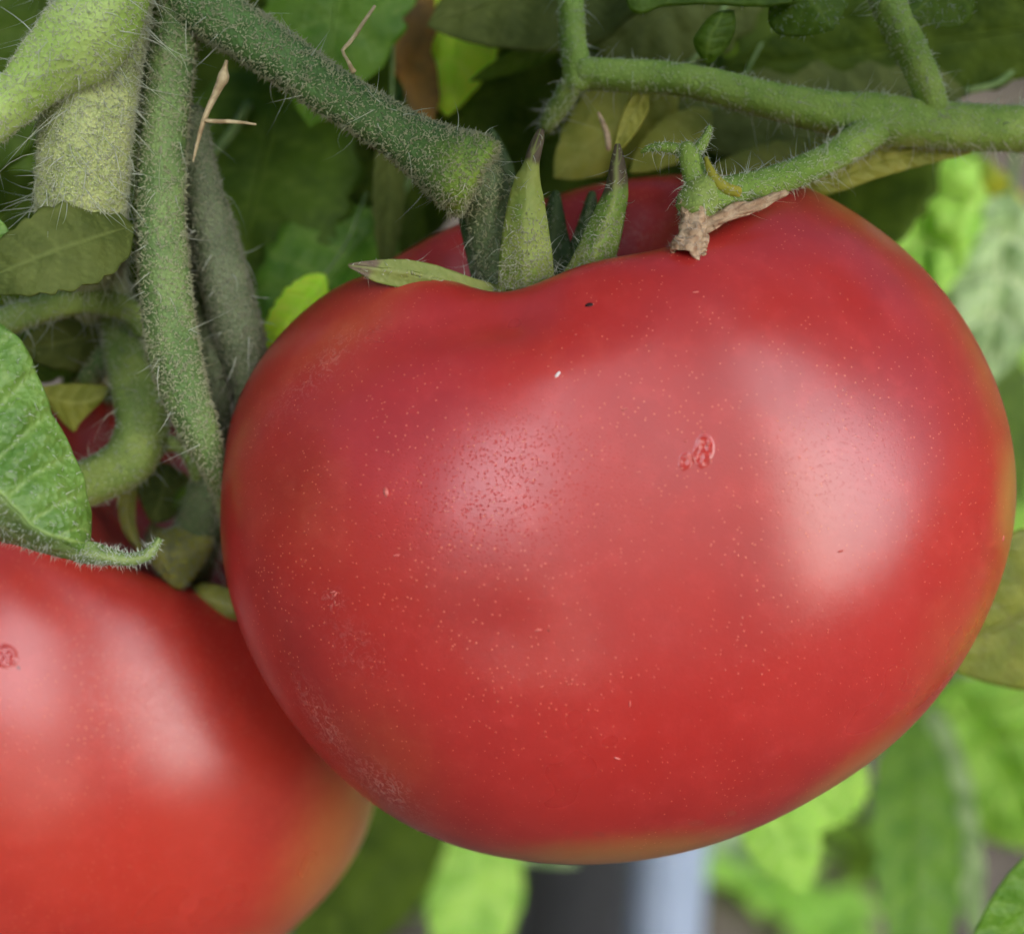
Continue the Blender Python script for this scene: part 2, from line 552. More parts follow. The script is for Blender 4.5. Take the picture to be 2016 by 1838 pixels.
red1, deep1 = (.43, .028, .023), (.35, .019, .018)
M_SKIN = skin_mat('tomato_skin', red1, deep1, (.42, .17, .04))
tom1 = thing('tomato', 'big ripe red lobed tomato filling the middle of the picture', 'tomato', (1215, 1690, 0))
marks1 = [
    ('unripe_reflect', 1250, 1705, 560, 66, -.08, 3, .85), ('unripe_reflect', 1700, 1560, 330, 75, -.62, 4, .80), ('unripe_reflect', 2000, 985, 42, 150, 0, 2, .95),
    ('unripe_reflect', 1950, 700, 60, 260, -.35, 2, .5), ('unripe_reflect', 760, 1480, 230, 150, .8, 2, .3), ('unripe_reflect', 620, 1000, 160, 260, 0, 2, .22), ('unripe_reflect', 1880, 1250, 120, 260, .4, 2, .3), ('unripe_reflect', 1100, 700, 300, 90, -.1, 2, .2), ('unripe_reflect', 1720, 440, 260, 40, .55, 2, .55),
    ('unripe_reflect', 700, 640, 230, 70, -.6, 2, .35),
    ('dust', 640, 1430, 22, 85, -.55, 2, .75), ('dust', 745, 1545, 85, 28, .62, 2, .9), ('dust', 655, 1180, 22, 18, 0, 2, .5), ('dust', 700, 1270, 80, 40, .9, 2, .2),
    ('dust', 640, 720, 150, 30, -.75, 2, .25), ('dust', 1240, 470, 70, 30, -.5, 2, .5),
    ('scar', 1385, 888, 24, 40, .1, 3, .8), ('scar', 1350, 908, 16, 22, .3, 2, .9),
    ('dark', 1160, 600, 9, 4.5, -.2, 3, 1.0), ('dark', 1078, 1240, 4.5, 4.5, 0, 2, .9), ('dark', 1106, 1137, 4, 4, 0, 2, .7), ('dark', 730, 1054, 5, 7, 0, 2, .6),
    ('ring', 1372, 1619, 19, 7, -.1, 3, 1), ('ring', 1440, 1601, 13, 6, -.15, 3, 1), ('ring', 1178, 1641, 15, 6, .1, 3, 1), ('ring', 1135, 1638, 9, 5, 0, 3, .9),
    ('ring', 1245, 1640, 8, 5, 0, 2, .8), ('ring', 1315, 1632, 7, 5, 0, 2, .8), ('ring', 1520, 1560, 7, 4, -.2, 2, .8), ('ring', 1600, 1520, 6, 4, -.2, 2, .7),
    ('pore', 990, 960, 270, 140, -.18, 3, 1), ('pore', 1640, 900, 220, 130, -.3, 3, .25)]
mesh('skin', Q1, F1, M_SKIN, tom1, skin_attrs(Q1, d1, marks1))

OUT2 = [(745,1500),(738,1600),(690,1705),(600,1805),(450,1915),(200,1985),(-100,1975),(-380,1800),(-490,1450),(-450,1120),(-260,890),(0,790),(170,775),(350,830),(500,935),(620,1080),(705,1280)]
C2 = (130, 1390)
Q2, F2, d2 = tomato_geo(C2, -560, OUT2, 540, (620, 600, 0),
    cav=[(345, 985, -340, 230, 250, 260, UPV)],
    grooves=[([(330,1150),(300,1350),(240,1500),(210,1700)], 150, 5, 0, 1), ([(480,1250),(560,1420),(590,1600)], 70, 8, 0, 1)],
    dents=[], n=110, pw=2.2)
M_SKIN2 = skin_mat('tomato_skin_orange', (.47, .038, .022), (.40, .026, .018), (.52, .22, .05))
tom2 = thing('tomato', 'red tomato turning orange at the lower left, half behind the big one', 'tomato', (130, 1960, -560))
marks2 = [('unripe_reflect', 700, 1720, 150, 420, .35, 2, .75), ('unripe_reflect', 480, 1900, 300, 80, -.5, 2, .45), ('scar', 12, 1292, 30, 26, 0, 2, .9), ('dark', 38, 1316, 6, 4, .6, 2, .9),
          ('dust', 310, 1350, 220, 160, .3, 2, .12)]
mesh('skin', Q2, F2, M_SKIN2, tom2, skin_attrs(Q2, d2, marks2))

# ------------------------------------------------------------------ leaves and stems
def leaf_geo(L, M, Rr, nu=60, nv=17, quilt=5, nveins=7, slant=.9, bulge=0, teeth=(0, 0), seed=0, wave=0):
    """blade between a traced left edge, midrib and right edge (rows x, y, z)"""
    l, m, r = cr(L, nu), cr(M, nu), cr(Rr, nu)
    u = np.linspace(0, 1, nu)[:, None]
    v = np.linspace(-1, 1, 2 * nv - 1)[None, :]
    av = np.abs(v)
    side = np.where((v < 0)[..., None], l[:, None], r[:, None])
    rs = np.random.default_rng(seed)
    if teeth[0]:
        ph = rs.uniform(0, 1)
        saw = np.abs(((u * teeth[1] + ph + .1 * np.sin(u * 23)) % 1.0) - .35)
        ext = 1 - teeth[0] * saw * av ** 3 * np.sin(np.pi * np.clip(u * 1.05, 0, 1))
    else:
        ext = np.ones_like(u * av)
    P = m[:, None] + (side - m[:, None]) * (av * ext)[..., None]
    Q = W(P.reshape(-1, 3)).reshape(P.shape)
    du = np.gradient(Q, axis=0); dv = np.gradient(Q, axis=1)
    N = np.cross(dv, du); N /= np.maximum(np.linalg.norm(N, axis=2), 1e-12)[..., None]
    ok = np.linalg.norm(np.cross(dv, du), axis=2) > 1e-14
    N = np.where(ok[..., None], N, BZ)
    s = u * nveins - av * slant
    fr = s % 1.0
    dd = np.minimum(fr, 1 - fr)
    vein = np.exp(-(dd / .07) ** 2) * (1 - av) ** .3 * .75
    mid = np.exp(-(av / .035) ** 2)
    vein = np.maximum(vein, mid)
    env = np.clip(np.minimum(u, 1 - u) * 6, 0, 1)
    dome = np.sin(np.pi * fr) ** .7 * (1 - np.exp(-(av / .12) ** 2)) * (1 - av ** 4 * .6)
    h = quilt * (dome - .5) * env + bulge * (1 - av ** 2) * env
    h = h + wave * np.sin(u * 11 + np.sign(v) * 1.7 + rs.uniform(0, 6)) * av ** 2 * env
    h = h + quilt * .35 * vnoise(Q.reshape(-1, 3), 330, seed).reshape(h.shape) * env
    zs = np.array([sc_at(z) for z in P[:, :, 2].ravel()]).reshape(h.shape)
    Q = Q + N * (h * zs)[..., None]
    f = grid_faces(nu, 2 * nv - 1)
    return Q.reshape(-1, 3), f, {'vein': (vein * np.ones_like(h)).ravel(), 'along': (u + 0 * h).ravel()}

def leaf(name, parent, mat, L, M, Rr, thick=4, **kw):
    v, f, at = leaf_geo(L, M, Rr, **kw)
    o = mesh(name, v, f, mat, parent, at)
    md = o.modifiers.new('thickness', 'SOLIDIFY'); md.thickness = thick * S; md.offset = 0
    return o, v, f

def auto_lmr(base, tip, width, roll=0, sag=(0, 0, 0), cup=0, asym=0, prof=.8, lobes=0, n=15, seed=0):
    """left edge, midrib, right edge of an ovate blade from base to tip"""
    rs = np.random.default_rng(seed)
    b, t = np.asarray(base, float), np.asarray(tip, float)
    u = np.linspace(0, 1, n)[:, None]
    m = b + (t - b) * u + np.asarray(sag, float) * (4 * u * (1 - u))
    ax = (t - b) / np.linalg.norm(t - b)
    vz = np.array([0, 0, 1.0])
    sd = np.cross(vz, ax)
    if np.linalg.norm(sd) < .15: sd = np.cross(np.array([0, 1.0, 0]), ax)
    sd /= np.linalg.norm(sd); nn = np.cross(ax, sd)
    c, s = math.cos(R(roll)), math.sin(R(roll))
    side = sd * c + nn * s; up = nn * c - sd * s
    w = np.sin(np.pi * u ** prof) ** .8 * width * .5
    wl = w * (1 + asym) * (1 + lobes * np.sin(u * 19 + rs.uniform(0, 6)))
    wr = w * (1 - asym) * (1 + lobes * np.sin(u * 19 + rs.uniform(0, 6)))
    return m - side * wl + up * wl * cup, m, m + side * wr + up * wr * cup

def auto_leaf(parent, mat, base, tip, width, name='leaf', rib=None, **kw):
    a = {k: kw.pop(k) for k in ('roll', 'sag', 'cup', 'asym', 'prof', 'lobes', 'seed') if k in kw}
    L, M, Rr = auto_lmr(base, tip, width, **a)
    kw.setdefault('nu', 44); kw.setdefault('nv', 12); kw.setdefault('teeth', (.22, 9))
    kw.setdefault('quilt', width * .022); kw.setdefault('thick', 5)
    o, v, f = leaf(name, parent, mat, L, M, Rr, seed=a.get('seed', 0), **kw)
    if rib is not None:
        pts = [(*p, max(2.0, width * .016 * (1 - i / len(M)))) for i, p in enumerate(M)]
        tv, tf, al = tube_geo(pts, 8, 24)
        mesh('midrib', tv, tf, rib, o)
    return o, v, f

def stem(name, parent, mat, pts, fuzz=0, long=0, fl=8, fw=3.8, ll=58, lw=2.1, flow=(0, 0, -1), seed=0, keep=None, fm=None, lm=None, **kw):
    """a stem with a felt of short glandular hairs and some long ones"""
    v, f, al = tube_geo(pts, seed=seed, **kw)
    o = mesh(name, v, f, mat, parent, {'along': al})
    if fuzz: hairs(o, v, f, fuzz, fl, fw, fm or M_FUZZ, seed=seed + 10, name='felt', rand=.75, curl=.9, segs=2, keep=keep)
    if long: hairs(o, v, f, long, ll, lw, lm or M_HAIR, seed=seed + 20, name='long_hairs', rand=.45, curl=.75, flow=flow, flow_w=.35, segs=4, keep=keep)
    return o, v, f

M_FUZZ = hair_mat('felt_hair', (.46, .48, .29), .3)
M_FUZZD = hair_mat('felt_hair_dull', (.32, .34, .22), .3)
M_HAIR = hair_mat('long_hair', (.75, .79, .66), .45)
M_STEM = stem_mat('stem_green', sr(92, 126, 68), sr(70, 104, 50), end=(sr(124, 152, 60), .84, 1.0, .3))
M_STEM2 = stem_mat('stem_olive', sr(118, 142, 82), sr(88, 116, 62))
M_STEM3 = stem_mat('stem_grey', sr(108, 120, 86), sr(86, 98, 68))
M_MAIN = stem_mat('stem_pale', sr(186, 196, 130), sr(156, 170, 106))
M_FUZZP = hair_mat('felt_hair_pale', (.64, .67, .46), .35)
M_LIME = stem_mat('stem_lime', sr(136, 164, 76), sr(114, 146, 60), bump=.35)
M_HOOK = stem_mat('stem_yellow_green', sr(138, 158, 78), sr(112, 136, 66), bump=.35)
M_PED = stem_mat('pedicel_dark', sr(104, 122, 82), sr(82, 100, 64))
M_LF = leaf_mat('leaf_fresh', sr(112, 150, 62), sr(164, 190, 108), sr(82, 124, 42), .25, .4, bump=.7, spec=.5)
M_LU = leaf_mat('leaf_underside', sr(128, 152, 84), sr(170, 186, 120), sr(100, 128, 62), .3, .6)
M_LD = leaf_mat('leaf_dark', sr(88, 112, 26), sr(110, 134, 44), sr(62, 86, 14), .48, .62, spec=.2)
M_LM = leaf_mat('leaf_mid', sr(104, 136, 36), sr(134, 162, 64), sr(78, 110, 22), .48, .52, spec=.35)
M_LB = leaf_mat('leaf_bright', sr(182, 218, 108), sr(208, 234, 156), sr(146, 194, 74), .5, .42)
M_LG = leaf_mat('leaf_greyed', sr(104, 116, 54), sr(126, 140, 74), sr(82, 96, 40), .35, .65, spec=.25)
M_LBB = leaf_mat('leaf_painted_sunlight', sr(214, 238, 84), sr(226, 240, 130), sr(186, 222, 60), .6, .5)  # high base colour stands in for sunlight on these shaded leaves
M_LMM = leaf_mat('leaf_hanging', sr(116, 160, 44), sr(150, 186, 88), sr(86, 136, 26), .45, .45)
M_LP = leaf_mat('leaf_pale', sr(176, 202, 148), sr(232, 240, 214), sr(112, 148, 78), .35, .4)
M_LY = leaf_mat('leaf_yellowed', sr(182, 176, 60), sr(170, 176, 76), sr(144, 150, 46), .3, .55, spot=sr(196, 164, 52), tcol=(1.5, 1.5, .6))
M_LYG = leaf_mat('leaf_yellow_green', sr(172, 172, 70), sr(180, 184, 96), sr(144, 152, 54), .3, .55, tcol=(1.4, 1.5, .6))
M_LO = leaf_mat('leaf_dried_orange', sr(164, 122, 46), sr(120, 100, 40), sr(100, 84, 34), .35, .6, tcol=(1.8, 1.2, .4))
M_LOL = leaf_mat('leaf_olive', sr(150, 156, 64), sr(112, 116, 48), sr(120, 134, 52), .45, .5)
M_SEP = leaf_mat('sepal', sr(156, 170, 84), sr(160, 176, 96), sr(116, 150, 62), .25, .55, tip=(sr(104, 92, 74), .70, .80))
M_SEPD = leaf_mat('sepal_dark', sr(70, 96, 46), sr(92, 112, 64), sr(54, 78, 36), .25, .55)
M_SEPY = leaf_mat('sepal_yellow', sr(150, 150, 62), sr(160, 160, 84), sr(120, 126, 50), .25, .6)
M_DRY = plain_mat('dry_brown', sr(206, 182, 152), .85, sr(160, 130, 102), 900, .2, .9)
M_STRAW = plain_mat('dry_straw', sr(202, 186, 146), .7, sr(160, 138, 102), 700, .3, .4)

# ---- the vine in front: stems, truss, leaves
vine = thing('tomato_vine', 'hairy tomato vine with thick stems and leaves on the left', 'vine', (330, 1400, -200))
vine.location = (vine.location[0], vine.location[1], 0.0)

stem('truss_stem', vine, M_STEM, [(300,-90,200,52),(372,-5,215,54),(450,46,230,52),(555,113,250,50),(655,182,262,48),(745,238,272,48),(815,280,278,54),(868,312,282,67),(900,330,284,80),(930,348,284,83),(942,355,284,80)],
     fuzz=9000, long=80, flow=(.2, 0, -.6), seed=1, ns=26, nu=110, cap=.1)
stem('side_stem', vine, M_STEM2, [(345,-60,190,52),(338,60,205,50),(328,180,215,47),(322,300,220,46),(318,420,222,46),(324,540,222,49),(338,660,215,50),(362,760,200,46),(392,845,180,38),(416,905,150,28),(436,960,100,22),(460,1040,30,18)],
     fuzz=9000, long=60, seed=2, ns=24, nu=120, flow=(0, 0, -.9), fl=8)
stem('side_stem', vine, M_STEM3, [(372,220,120,30),(390,340,110,38),(415,450,95,46),(444,560,80,50),(470,660,60,48),(492,760,20,40),(505,850,-40,30)],
     fuzz=5500, long=50, seed=3, ns=20, fm=M_FUZZD, fl=8)
stem('side_stem', vine, M_STEM3, [(392,480,60,24),(408,600,50,26),(418,720,45,26),(432,830,40,24),(440,930,30,18)],
     fuzz=1000, long=30, seed=4, ns=16, fm=M_FUZZD, fl=10)
stem('main_stem', vine, M_MAIN, [(215,-160,250,95),(205,-20,265,97),(190,100,275,94),(172,220,280,92),(165,330,270,88),(163,410,235,86),(168,460,170,80),(178,520,20,66),(188,610,-170,68),(200,720,-330,60)],
     fuzz=22000, long=560, seed=5, ns=30, nu=120, ll=88, lw=2.1, keep=lambda c: np.clip((640 - unW(c)[:, 1]) / 160, .1, 1), flow=(.15, 0, -2.2), fl=7, fw=3.0, fm=M_FUZZP)
# broad leaf stalk leaving the main stem
stem('petiole', vine, leaf_mat('stalk_fresh', sr(176, 200, 112), sr(190, 210, 134), sr(154, 186, 84), .15, .55),
     [(228,-60,345,78),(200,30,362,80),(150,90,372,84),(92,138,380,64),(40,185,388,50),(-30,240,394,50),(-110,300,396,50)], fuzz=7000, long=90, seed=6, ns=26, nu=90, fl=6, fw=2.6, ll=70, fm=M_FUZZP)
# arching stalks above the left leaf
stem('petiole', vine, M_HOOK, [(-60,668,30,30),(10,634,40,29),(80,608,45,28),(150,594,45,27),(215,597,35,26),(262,618,10,24),(280,650,-20,22)], fuzz=900, long=40, seed=7, fl=9, fm=M_HAIR, fw=2)
stem('petiole', vine, M_HOOK, [(165,600,30,22),(162,560,28,20),(156,528,18,20),(128,512,0,20),(80,522,-20,19),(20,535,-40,18)], fuzz=500, long=16, seed=8, fl=9, fm=M_HAIR, fw=2)
stem('petiole', vine, M_STEM2, [(292,618,-20,26),(250,660,-40,26),(205,708,-60,24),(170,750,-90,20)], fuzz=500, long=16, seed=9, fl=9)
stem('fruit_stalk', vine, M_HOOK, [(222,560,-150,30),(236,650,-70,36),(252,720,-10,42),(270,785,15,48),(280,845,25,52),(258,900,30,52),(212,932,34,48),(160,955,36,46),(90,980,36,44)], fuzz=1800, long=70, seed=10, fl=9, fm=M_HAIR, fw=2, ns=24)
stem('fruit_stalk', vine, M_HOOK, [(300,880,10,24),(330,872,0,17),(356,880,-10,14),(376,905,-25,13),(390,940,-45,14)], fuzz=200, long=10, seed=11, fl=8, fm=M_HAIR, fw=2)
stem('fruit_stalk', vine, M_STEM2, [(360,850,20,20),(390,870,10,20),(410,893,0,18),(420,915,-20,12)], fuzz=200, long=10, seed=12, fl=8)

# large fresh leaf at the left edge, folded along its midrib, tip curling up
lo, lv, lf_ = leaf('leaf', vine, M_LF,
    L=[(-330,560,430),(-150,570,450),(-20,628,470),(33,660,468),(56,695,464),(78,745,458),(106,818,448),(146,890,440),(165,945,436),(178,1005,430),(178,1041,426),(176,1060,424)],
    M=[(-330,800,440),(-220,840,500),(-110,905,530),(-50,942,530),(0,972,528),(30,1003,522),(66,1040,512),(100,1053,498),(130,1060,480),(155,1066,460),(168,1068,440),(176,1068,428)],
    Rr=[(-330,900,380),(-220,960,380),(-110,1020,390),(-50,1046,396),(0,1061,400),(40,1072,404),(91,1084,408),(118,1094,410),(140,1100,412),(155,1103,414),(170,1106,416),(182,1108,418)],
    nu=110, nv=36, quilt=15, nveins=9, slant=1.1, bulge=6, seed=3, thick=5)
hairs(lo, lv, lf_.tolist(), 1500, 13, 2.0, M_HAIR, seed=70, rand=.6, curl=.6, segs=2)
tl, tv_, tf_ = leaf('leaf_tip', lo, M_LU,
    L=[(150,1063,452),(178,1066,436),(203,1074,430),(228,1084,428),(254,1091,428),(275,1087,430),(290,1080,432),(304,1065,434),(312,1057,434)],
    M=[(150,1084,440),(178,1089,440),(203,1094,440),(228,1099,440),(254,1102,440),(276,1099,440),(294,1090,440),(307,1074,440),(314,1060,438)],
    Rr=[(150,1104,420),(178,1108,424),(203,1110,426),(228,1110,428),(254,1108,430),(279,1104,432),(297,1096,434),(311,1081,436),(318,1063,436)],
    nu=50, nv=8, quilt=2, nveins=5, bulge=7, seed=4, thick=5)
hairs(lo, tv_, tf_.tolist(), 420, 13, 2.2, M_HAIR, seed=71, rand=.6, curl=.6, segs=2)
# curl of the lower edge, seen from below
cl, cv_, cf_ = leaf('folded_edge', lo, M_LU,
    L=[(-120,985,520),(-40,955,534),(0,975,534),(30,1005,528),(66,1041,516),(110,1057,492),(150,1066,456),(172,1069,434)],
    M=[(-120,1010,470),(-40,1010,490),(0,1023,486),(32,1040,478),(70,1062,466),(112,1077,452),(150,1086,440),(174,1090,428)],
    Rr=[(-120,1030,410),(-40,1050,404),(0,1063,402),(40,1074,406),(91,1086,410),(125,1097,412),(155,1105,414),(176,1110,416)],
    nu=60, nv=10, quilt=3, nveins=7, bulge=10, seed=5, thick=4)
hairs(lo, cv_, cf_.tolist(), 480, 12, 1.7, M_HAIR, seed=72, rand=.6, curl=.6, segs=2)
# small leaf corner above it
leaf('leaf', vine, M_LF, L=[(-140,380,330),(-50,395,340),(0,432,345),(16,455,345),(22,480,343)], M=[(-140,470,330),(-60,470,338),(0,480,343),(14,490,343),(24,500,342)],
     Rr=[(-140,560,320),(-60,560,325),(0,545,330),(16,530,335),(26,515,340)], nu=40, nv=14, quilt=9, nveins=5, seed=6)
# dark leaf under the arching stalk and a yellowed scrap below it
auto_leaf(vine, M_LG, (262,446,258), (-70,570,330), 185, roll=-8, seed=25, sag=(0, -10, 70), prof=.7)
auto_leaf(vine, M_LM, (290,440,-40), (60,480,-60), 110, roll=-20, seed=26)
auto_leaf(vine, M_LG, (300,640,-120), (30,690,-60), 150, roll=20, seed=21)
auto_leaf(vine, M_LD, (330,560,-160), (-80,740,-140), 210, roll=-15, seed=22)
auto_leaf(vine, M_LD, (300,430,-220), (-100,560,-180), 260, roll=10, seed=24)
leaf('leaf', vine, M_LYG, L=[(84,762,-20),(110,757,-15),(150,755,-12),(190,757,-12),(217,765,-14)], M=[(84,775,-10),(108,785,-5),(140,792,-2),(175,790,-4),(215,770,-12)],
     Rr=[(86,790,-14),(110,815,-12),(145,850,-14),(158,832,-12),(212,776,-14)], nu=40, nv=10, quilt=3, nveins=5, seed=23)
# stalk and sepals of the lower tomato
def sepal(parent, mat, L, M, Rr, felt=500, seed=0, thick=10, bulge=8, fl=9, fm=None, **kw):
    o, v, f = leaf('sepal', parent, mat, L, M, Rr, nu=60, nv=9, quilt=1.5, nveins=6, bulge=bulge, seed=seed, thick=thick, **kw)
    off = 4 * S
    if felt: hairs(o, v + BZ * off, f.tolist(), felt, fl, 3.2, fm or M_FUZZ, seed=seed + 40, name='felt', rand=.7, curl=.8, segs=2)
    return o, v, f
sepal(tom2, M_SEPY, [(300,1030,-190),(318,1042,-130),(345,1040,-110),(400,1034,-110),(420,1050,-120)], [(285,1075,-190),(305,1085,-110),(345,1092,-85),(385,1080,-95),(420,1056,-116)],
      [(286,1100,-190),(303,1110,-118),(352,1158,-100),(395,1115,-110),(421,1062,-118)], seed=31, felt=900, fl=12, fm=M_FUZZD)
sepal(tom2, M_LG, [(372,940,-190),(372,970,-180),(362,1000,-165),(335,1020,-150),(305,1030,-140)], [(330,915,-190),(325,950,-170),(318,985,-155),(308,1010,-145),(302,1028,-140)],
      [(280,905,-190),(272,940,-180),(274,970,-165),(285,1000,-150),(300,1027,-140)], seed=32, felt=0)
sepal(tom2, M_SEPY, [(250,950,-170),(232,975,-150),(234,1010,-140),(245,1050,-140),(275,1085,-150)], [(262,950,-170),(250,980,-140),(250,1015,-130),(258,1050,-132),(280,1090,-150)],
      [(275,950,-180),(268,985,-155),(266,1020,-145),(272,1055,-145),(284,1092,-150)], seed=33, felt=200, fm=M_FUZZD)
sepal(tom2, M_LM, [(388,940,-150),(372,950,-140),(350,970,-132),(340,995,-130)], [(390,955,-145),(375,968,-132),(358,982,-128),(341,998,-129)], [(390,975,-150),(378,985,-138),(362,995,-132),(343,1001,-130)], seed=34, felt=0)
sepal(tom2, M_SEPY, [(370,1160,-200),(400,1150,-150),(450,1160,-140),(500,1180,-150)], [(370,1180,-200),(400,1175,-140),(450,1190,-130),(500,1200,-150)], [(380,1190,-200),(410,1200,-150),(455,1215,-140),(500,1215,-150)], seed=35, felt=150, fm=M_FUZZD)
stem('pedicel', tom2, M_PED, [(432,880,-40,36),(420,940,-70,40),(405,1000,-110,46),(380,1070,-190,52),(360,1120,-260,56)], fuzz=900, long=40, seed=36, fm=M_FUZZD, fl=10)

# ---- calyx of the big tomato
o, sv, sf = sepal(tom1, M_SEP, [(981,574,262),(984,520,282),(991,460,294),(1002,400,304),(1017,350,310),(1032,325,314),(1042,295,316),(1052,270,318),(1060,255,320)],
      [(1036,568,285),(1034,510,305),(1035,450,315),(1038,400,320),(1040,355,322),(1046,325,322),(1052,297,322),(1060,272,321),(1065,254,320)],
      [(1090,556,262),(1086,505,286),(1078,450,300),(1070,400,308),(1062,360,314),(1059,328,318),(1064,298,320),(1070,275,321),(1071,257,320)], seed=51, felt=0, bulge=5, thick=7)
hairs(o, sv + BZ * 4 * S, sf.tolist(), 950, 4.5, 4.0, M_FUZZ, seed=151, name='felt', rand=.7, curl=.7, segs=2, keep=lambda c: np.clip((unW(c)[:, 1] - 380) / 140, .04, 1) ** 1.5)
hairs(o, sv, sf.tolist(), 60, 36, 1.5, M_HAIR, seed=152, name='long_hairs', rand=.9, curl=.6, segs=4)
o, sv, sf = sepal(tom1, M_SEP, [(1102,548,240),(1130,505,262),(1150,462,272),(1170,420,278),(1186,388,282),(1196,365,284),(1202,335,286),(1208,305,288),(1212,286,288)],
      [(1150,545,262),(1168,505,285),(1185,462,292),(1200,420,296),(1210,385,298),(1213,362,298),(1213,332,296),(1215,305,292),(1216,284,289)],
      [(1202,534,235),(1212,500,262),(1222,460,274),(1229,420,280),(1234,385,284),(1234,362,286),(1230,332,287),(1224,303,288),(1219,285,288)], seed=53, felt=0, bulge=5, thick=7)
hairs(o, sv + BZ * 4 * S, sf.tolist(), 850, 4.5, 3.8, M_FUZZ, seed=153, name='felt', rand=.7, curl=.7, segs=2, keep=lambda c: np.clip((unW(c)[:, 1] - 370) / 150, .04, 1))
hairs(o, sv, sf.tolist(), 50, 38, 1.5, M_HAIR, seed=154, name='long_hairs', rand=.9, curl=.6, segs=4)
o, sv, sf = sepal(tom1, leaf_mat('sepal_flat', sr(150, 160, 84), sr(156, 164, 96), sr(112, 136, 62), .25, .55, tip=(sr(120, 104, 84), .76, .84)),
      [(985,566,235),(940,552,262),(900,538,282),(860,524,296),(820,515,302),(780,511,304),(740,512,304),(712,515,302),(688,520,298)],
      [(985,578,250),(935,574,280),(892,562,300),(850,548,312),(810,538,316),(775,534,316),(738,530,312),(711,526,306),(687,523,298)],
      [(985,590,225),(925,594,258),(880,588,276),(838,577,290),(800,568,298),(766,562,302),(734,553,303),(710,539,302),(689,527,298)], seed=55, felt=520, bulge=6, fl=5, fm=M_FUZZP)
hairs(o, sv, sf.tolist(), 40, 36, 2.0, M_HAIR, seed=156, name='long_hairs', rand=.9, curl=.6, segs=4)
sepal(tom1, M_SEPD, [(908,395,150),(905,430,160),(913,475,168),(924,525,172),(935,575,172)], [(940,390,150),(942,430,165),(950,480,176),(956,530,180),(960,580,178)], [(985,400,150),(990,440,160),(992,490,168),(993,540,172),(992,585,172)], seed=57, felt=300, fm=M_FUZZD)
sepal(tom1, M_SEPD, [(1045,560,150),(1058,480,140),(1072,430,130),(1082,400,125),(1090,380,120)], [(1075,560,155),(1085,490,146),(1092,440,138),(1094,405,130),(1094,378,122)], [(1135,555,150),(1125,500,140),(1112,450,132),(1104,410,126),(1097,380,120)], seed=58, felt=150, fm=M_FUZZD)
sepal(tom1, M_SEPD, [(1095,545,140),(1118,500,130),(1138,450,120),(1152,410,112),(1162,380,105)], [(1120,545,145),(1138,500,136),(1152,455,126),(1160,412,116),(1166,378,106)], [(1150,540,140),(1160,500,130),(1168,455,120),(1172,412,112),(1169,380,105)], seed=59, felt=150, fm=M_FUZZD)
sepal(tom1, M_SEPD, [(960,330,60),(968,300,55),(966,280,50),(962,255,46)], [(985,350,60),(985,310,58),(976,280,52),(965,254,46)], [(1020,380,60),(1008,330,55),(988,285,50),(969,256,46)], seed=60, felt=0, thick=8)
stem('pedicel', tom1, M_PED, [(925,345,262,58),(948,372,248,52),(962,410,232,46),(970,455,215,46),(982,500,198,50),(1000,545,170,62),(1020,590,130,80)], fuzz=2600, long=60, seed=61, ns=24, fm=M_FUZZ, fl=9)
# white hairs gathered at the foot of the calyx
fv, ff, _ = tube_geo([(930,572,225,14),(985,572,250,14),(1050,556,262,12),(1110,545,250,12),(1190,530,235,10)], 8, 40)
hairs(tom1, fv, ff, 170, 42, 2.0, M_HAIR, seed=62, name='calyx_hairs', rand=.8, curl=.6, segs=4)

# specks and a torn flap of skin
def speck(parent, x, y, lx, ly, rot, mat, seed, name='skin_flake', lift=2):
    o_, nrm, _, _ = BV1.ray_cast(Vector(CAM), Vector(W([[x, y, 0]])[0] - CAM).normalized())
    n = np.array(nrm); e1 = BX - n * (BX @ n); e1 /= np.linalg.norm(e1); e2 = np.cross(n, e1)
    a1 = e1 * math.cos(rot) + e2 * math.sin(rot); a2 = np.cross(n, a1)
    r = np.random.default_rng(seed); k = 9
    rings = []
    for h, s in ((-1.0, 1.0), (lift * .7, .85), (lift, .4)):
        for j in range(k):
            a = j * 2 * math.pi / k
            q = 1 + r.uniform(-.18, .18)
            rings.append(np.array(o_) + (a1 * math.cos(a) * lx * s * q + a2 * math.sin(a) * ly * s * q + n * h) * S * .8)
    v = np.array(rings + [np.array(o_) + n * lift * S])
    f = grid_faces(3, k, True).tolist() + [[2*k + j, 2*k + (j+1) % k, 3*k] for j in range(k)]
    return mesh(name, v, f, mat, parent)
BV1 = BVHTree.FromPolygons(Q1.tolist(), F1.tolist())
M_FLK = plain_mat('skin_flake', (.58, .16, .13), .35, (.46, .08, .06), 900, .4, .2)
M_WHT = plain_mat('white_fleck', (.8, .72, .68), .7, (.7, .6, .56), 900, .3, .2)
M_BLK = plain_mat('black_speck', (.03, .008, .006), .6)
speck(tom1, 1098, 737, 9, 3.5, .9, M_WHT, 1, 'white_fleck', 3)
speck(tom1, 760, 968, 6, 11, .2, M_FLK, 2, lift=3)
speck(tom1, 1160, 600, 10, 4.5, .1, M_BLK, 3, 'black_speck', 1.5)
for i, (x, y, a, b, t) in enumerate([(1367,905,2,9,.5),(1395,874,2.5,7,-.6),(1350,868,4,2,.2),(1342,922,4,2,.2),(1385,850,4,2,0),(1400,908,2,6,.1)]):
    speck(tom1, x, y, a, b, t, M_FLK, 10 + i, lift=2)
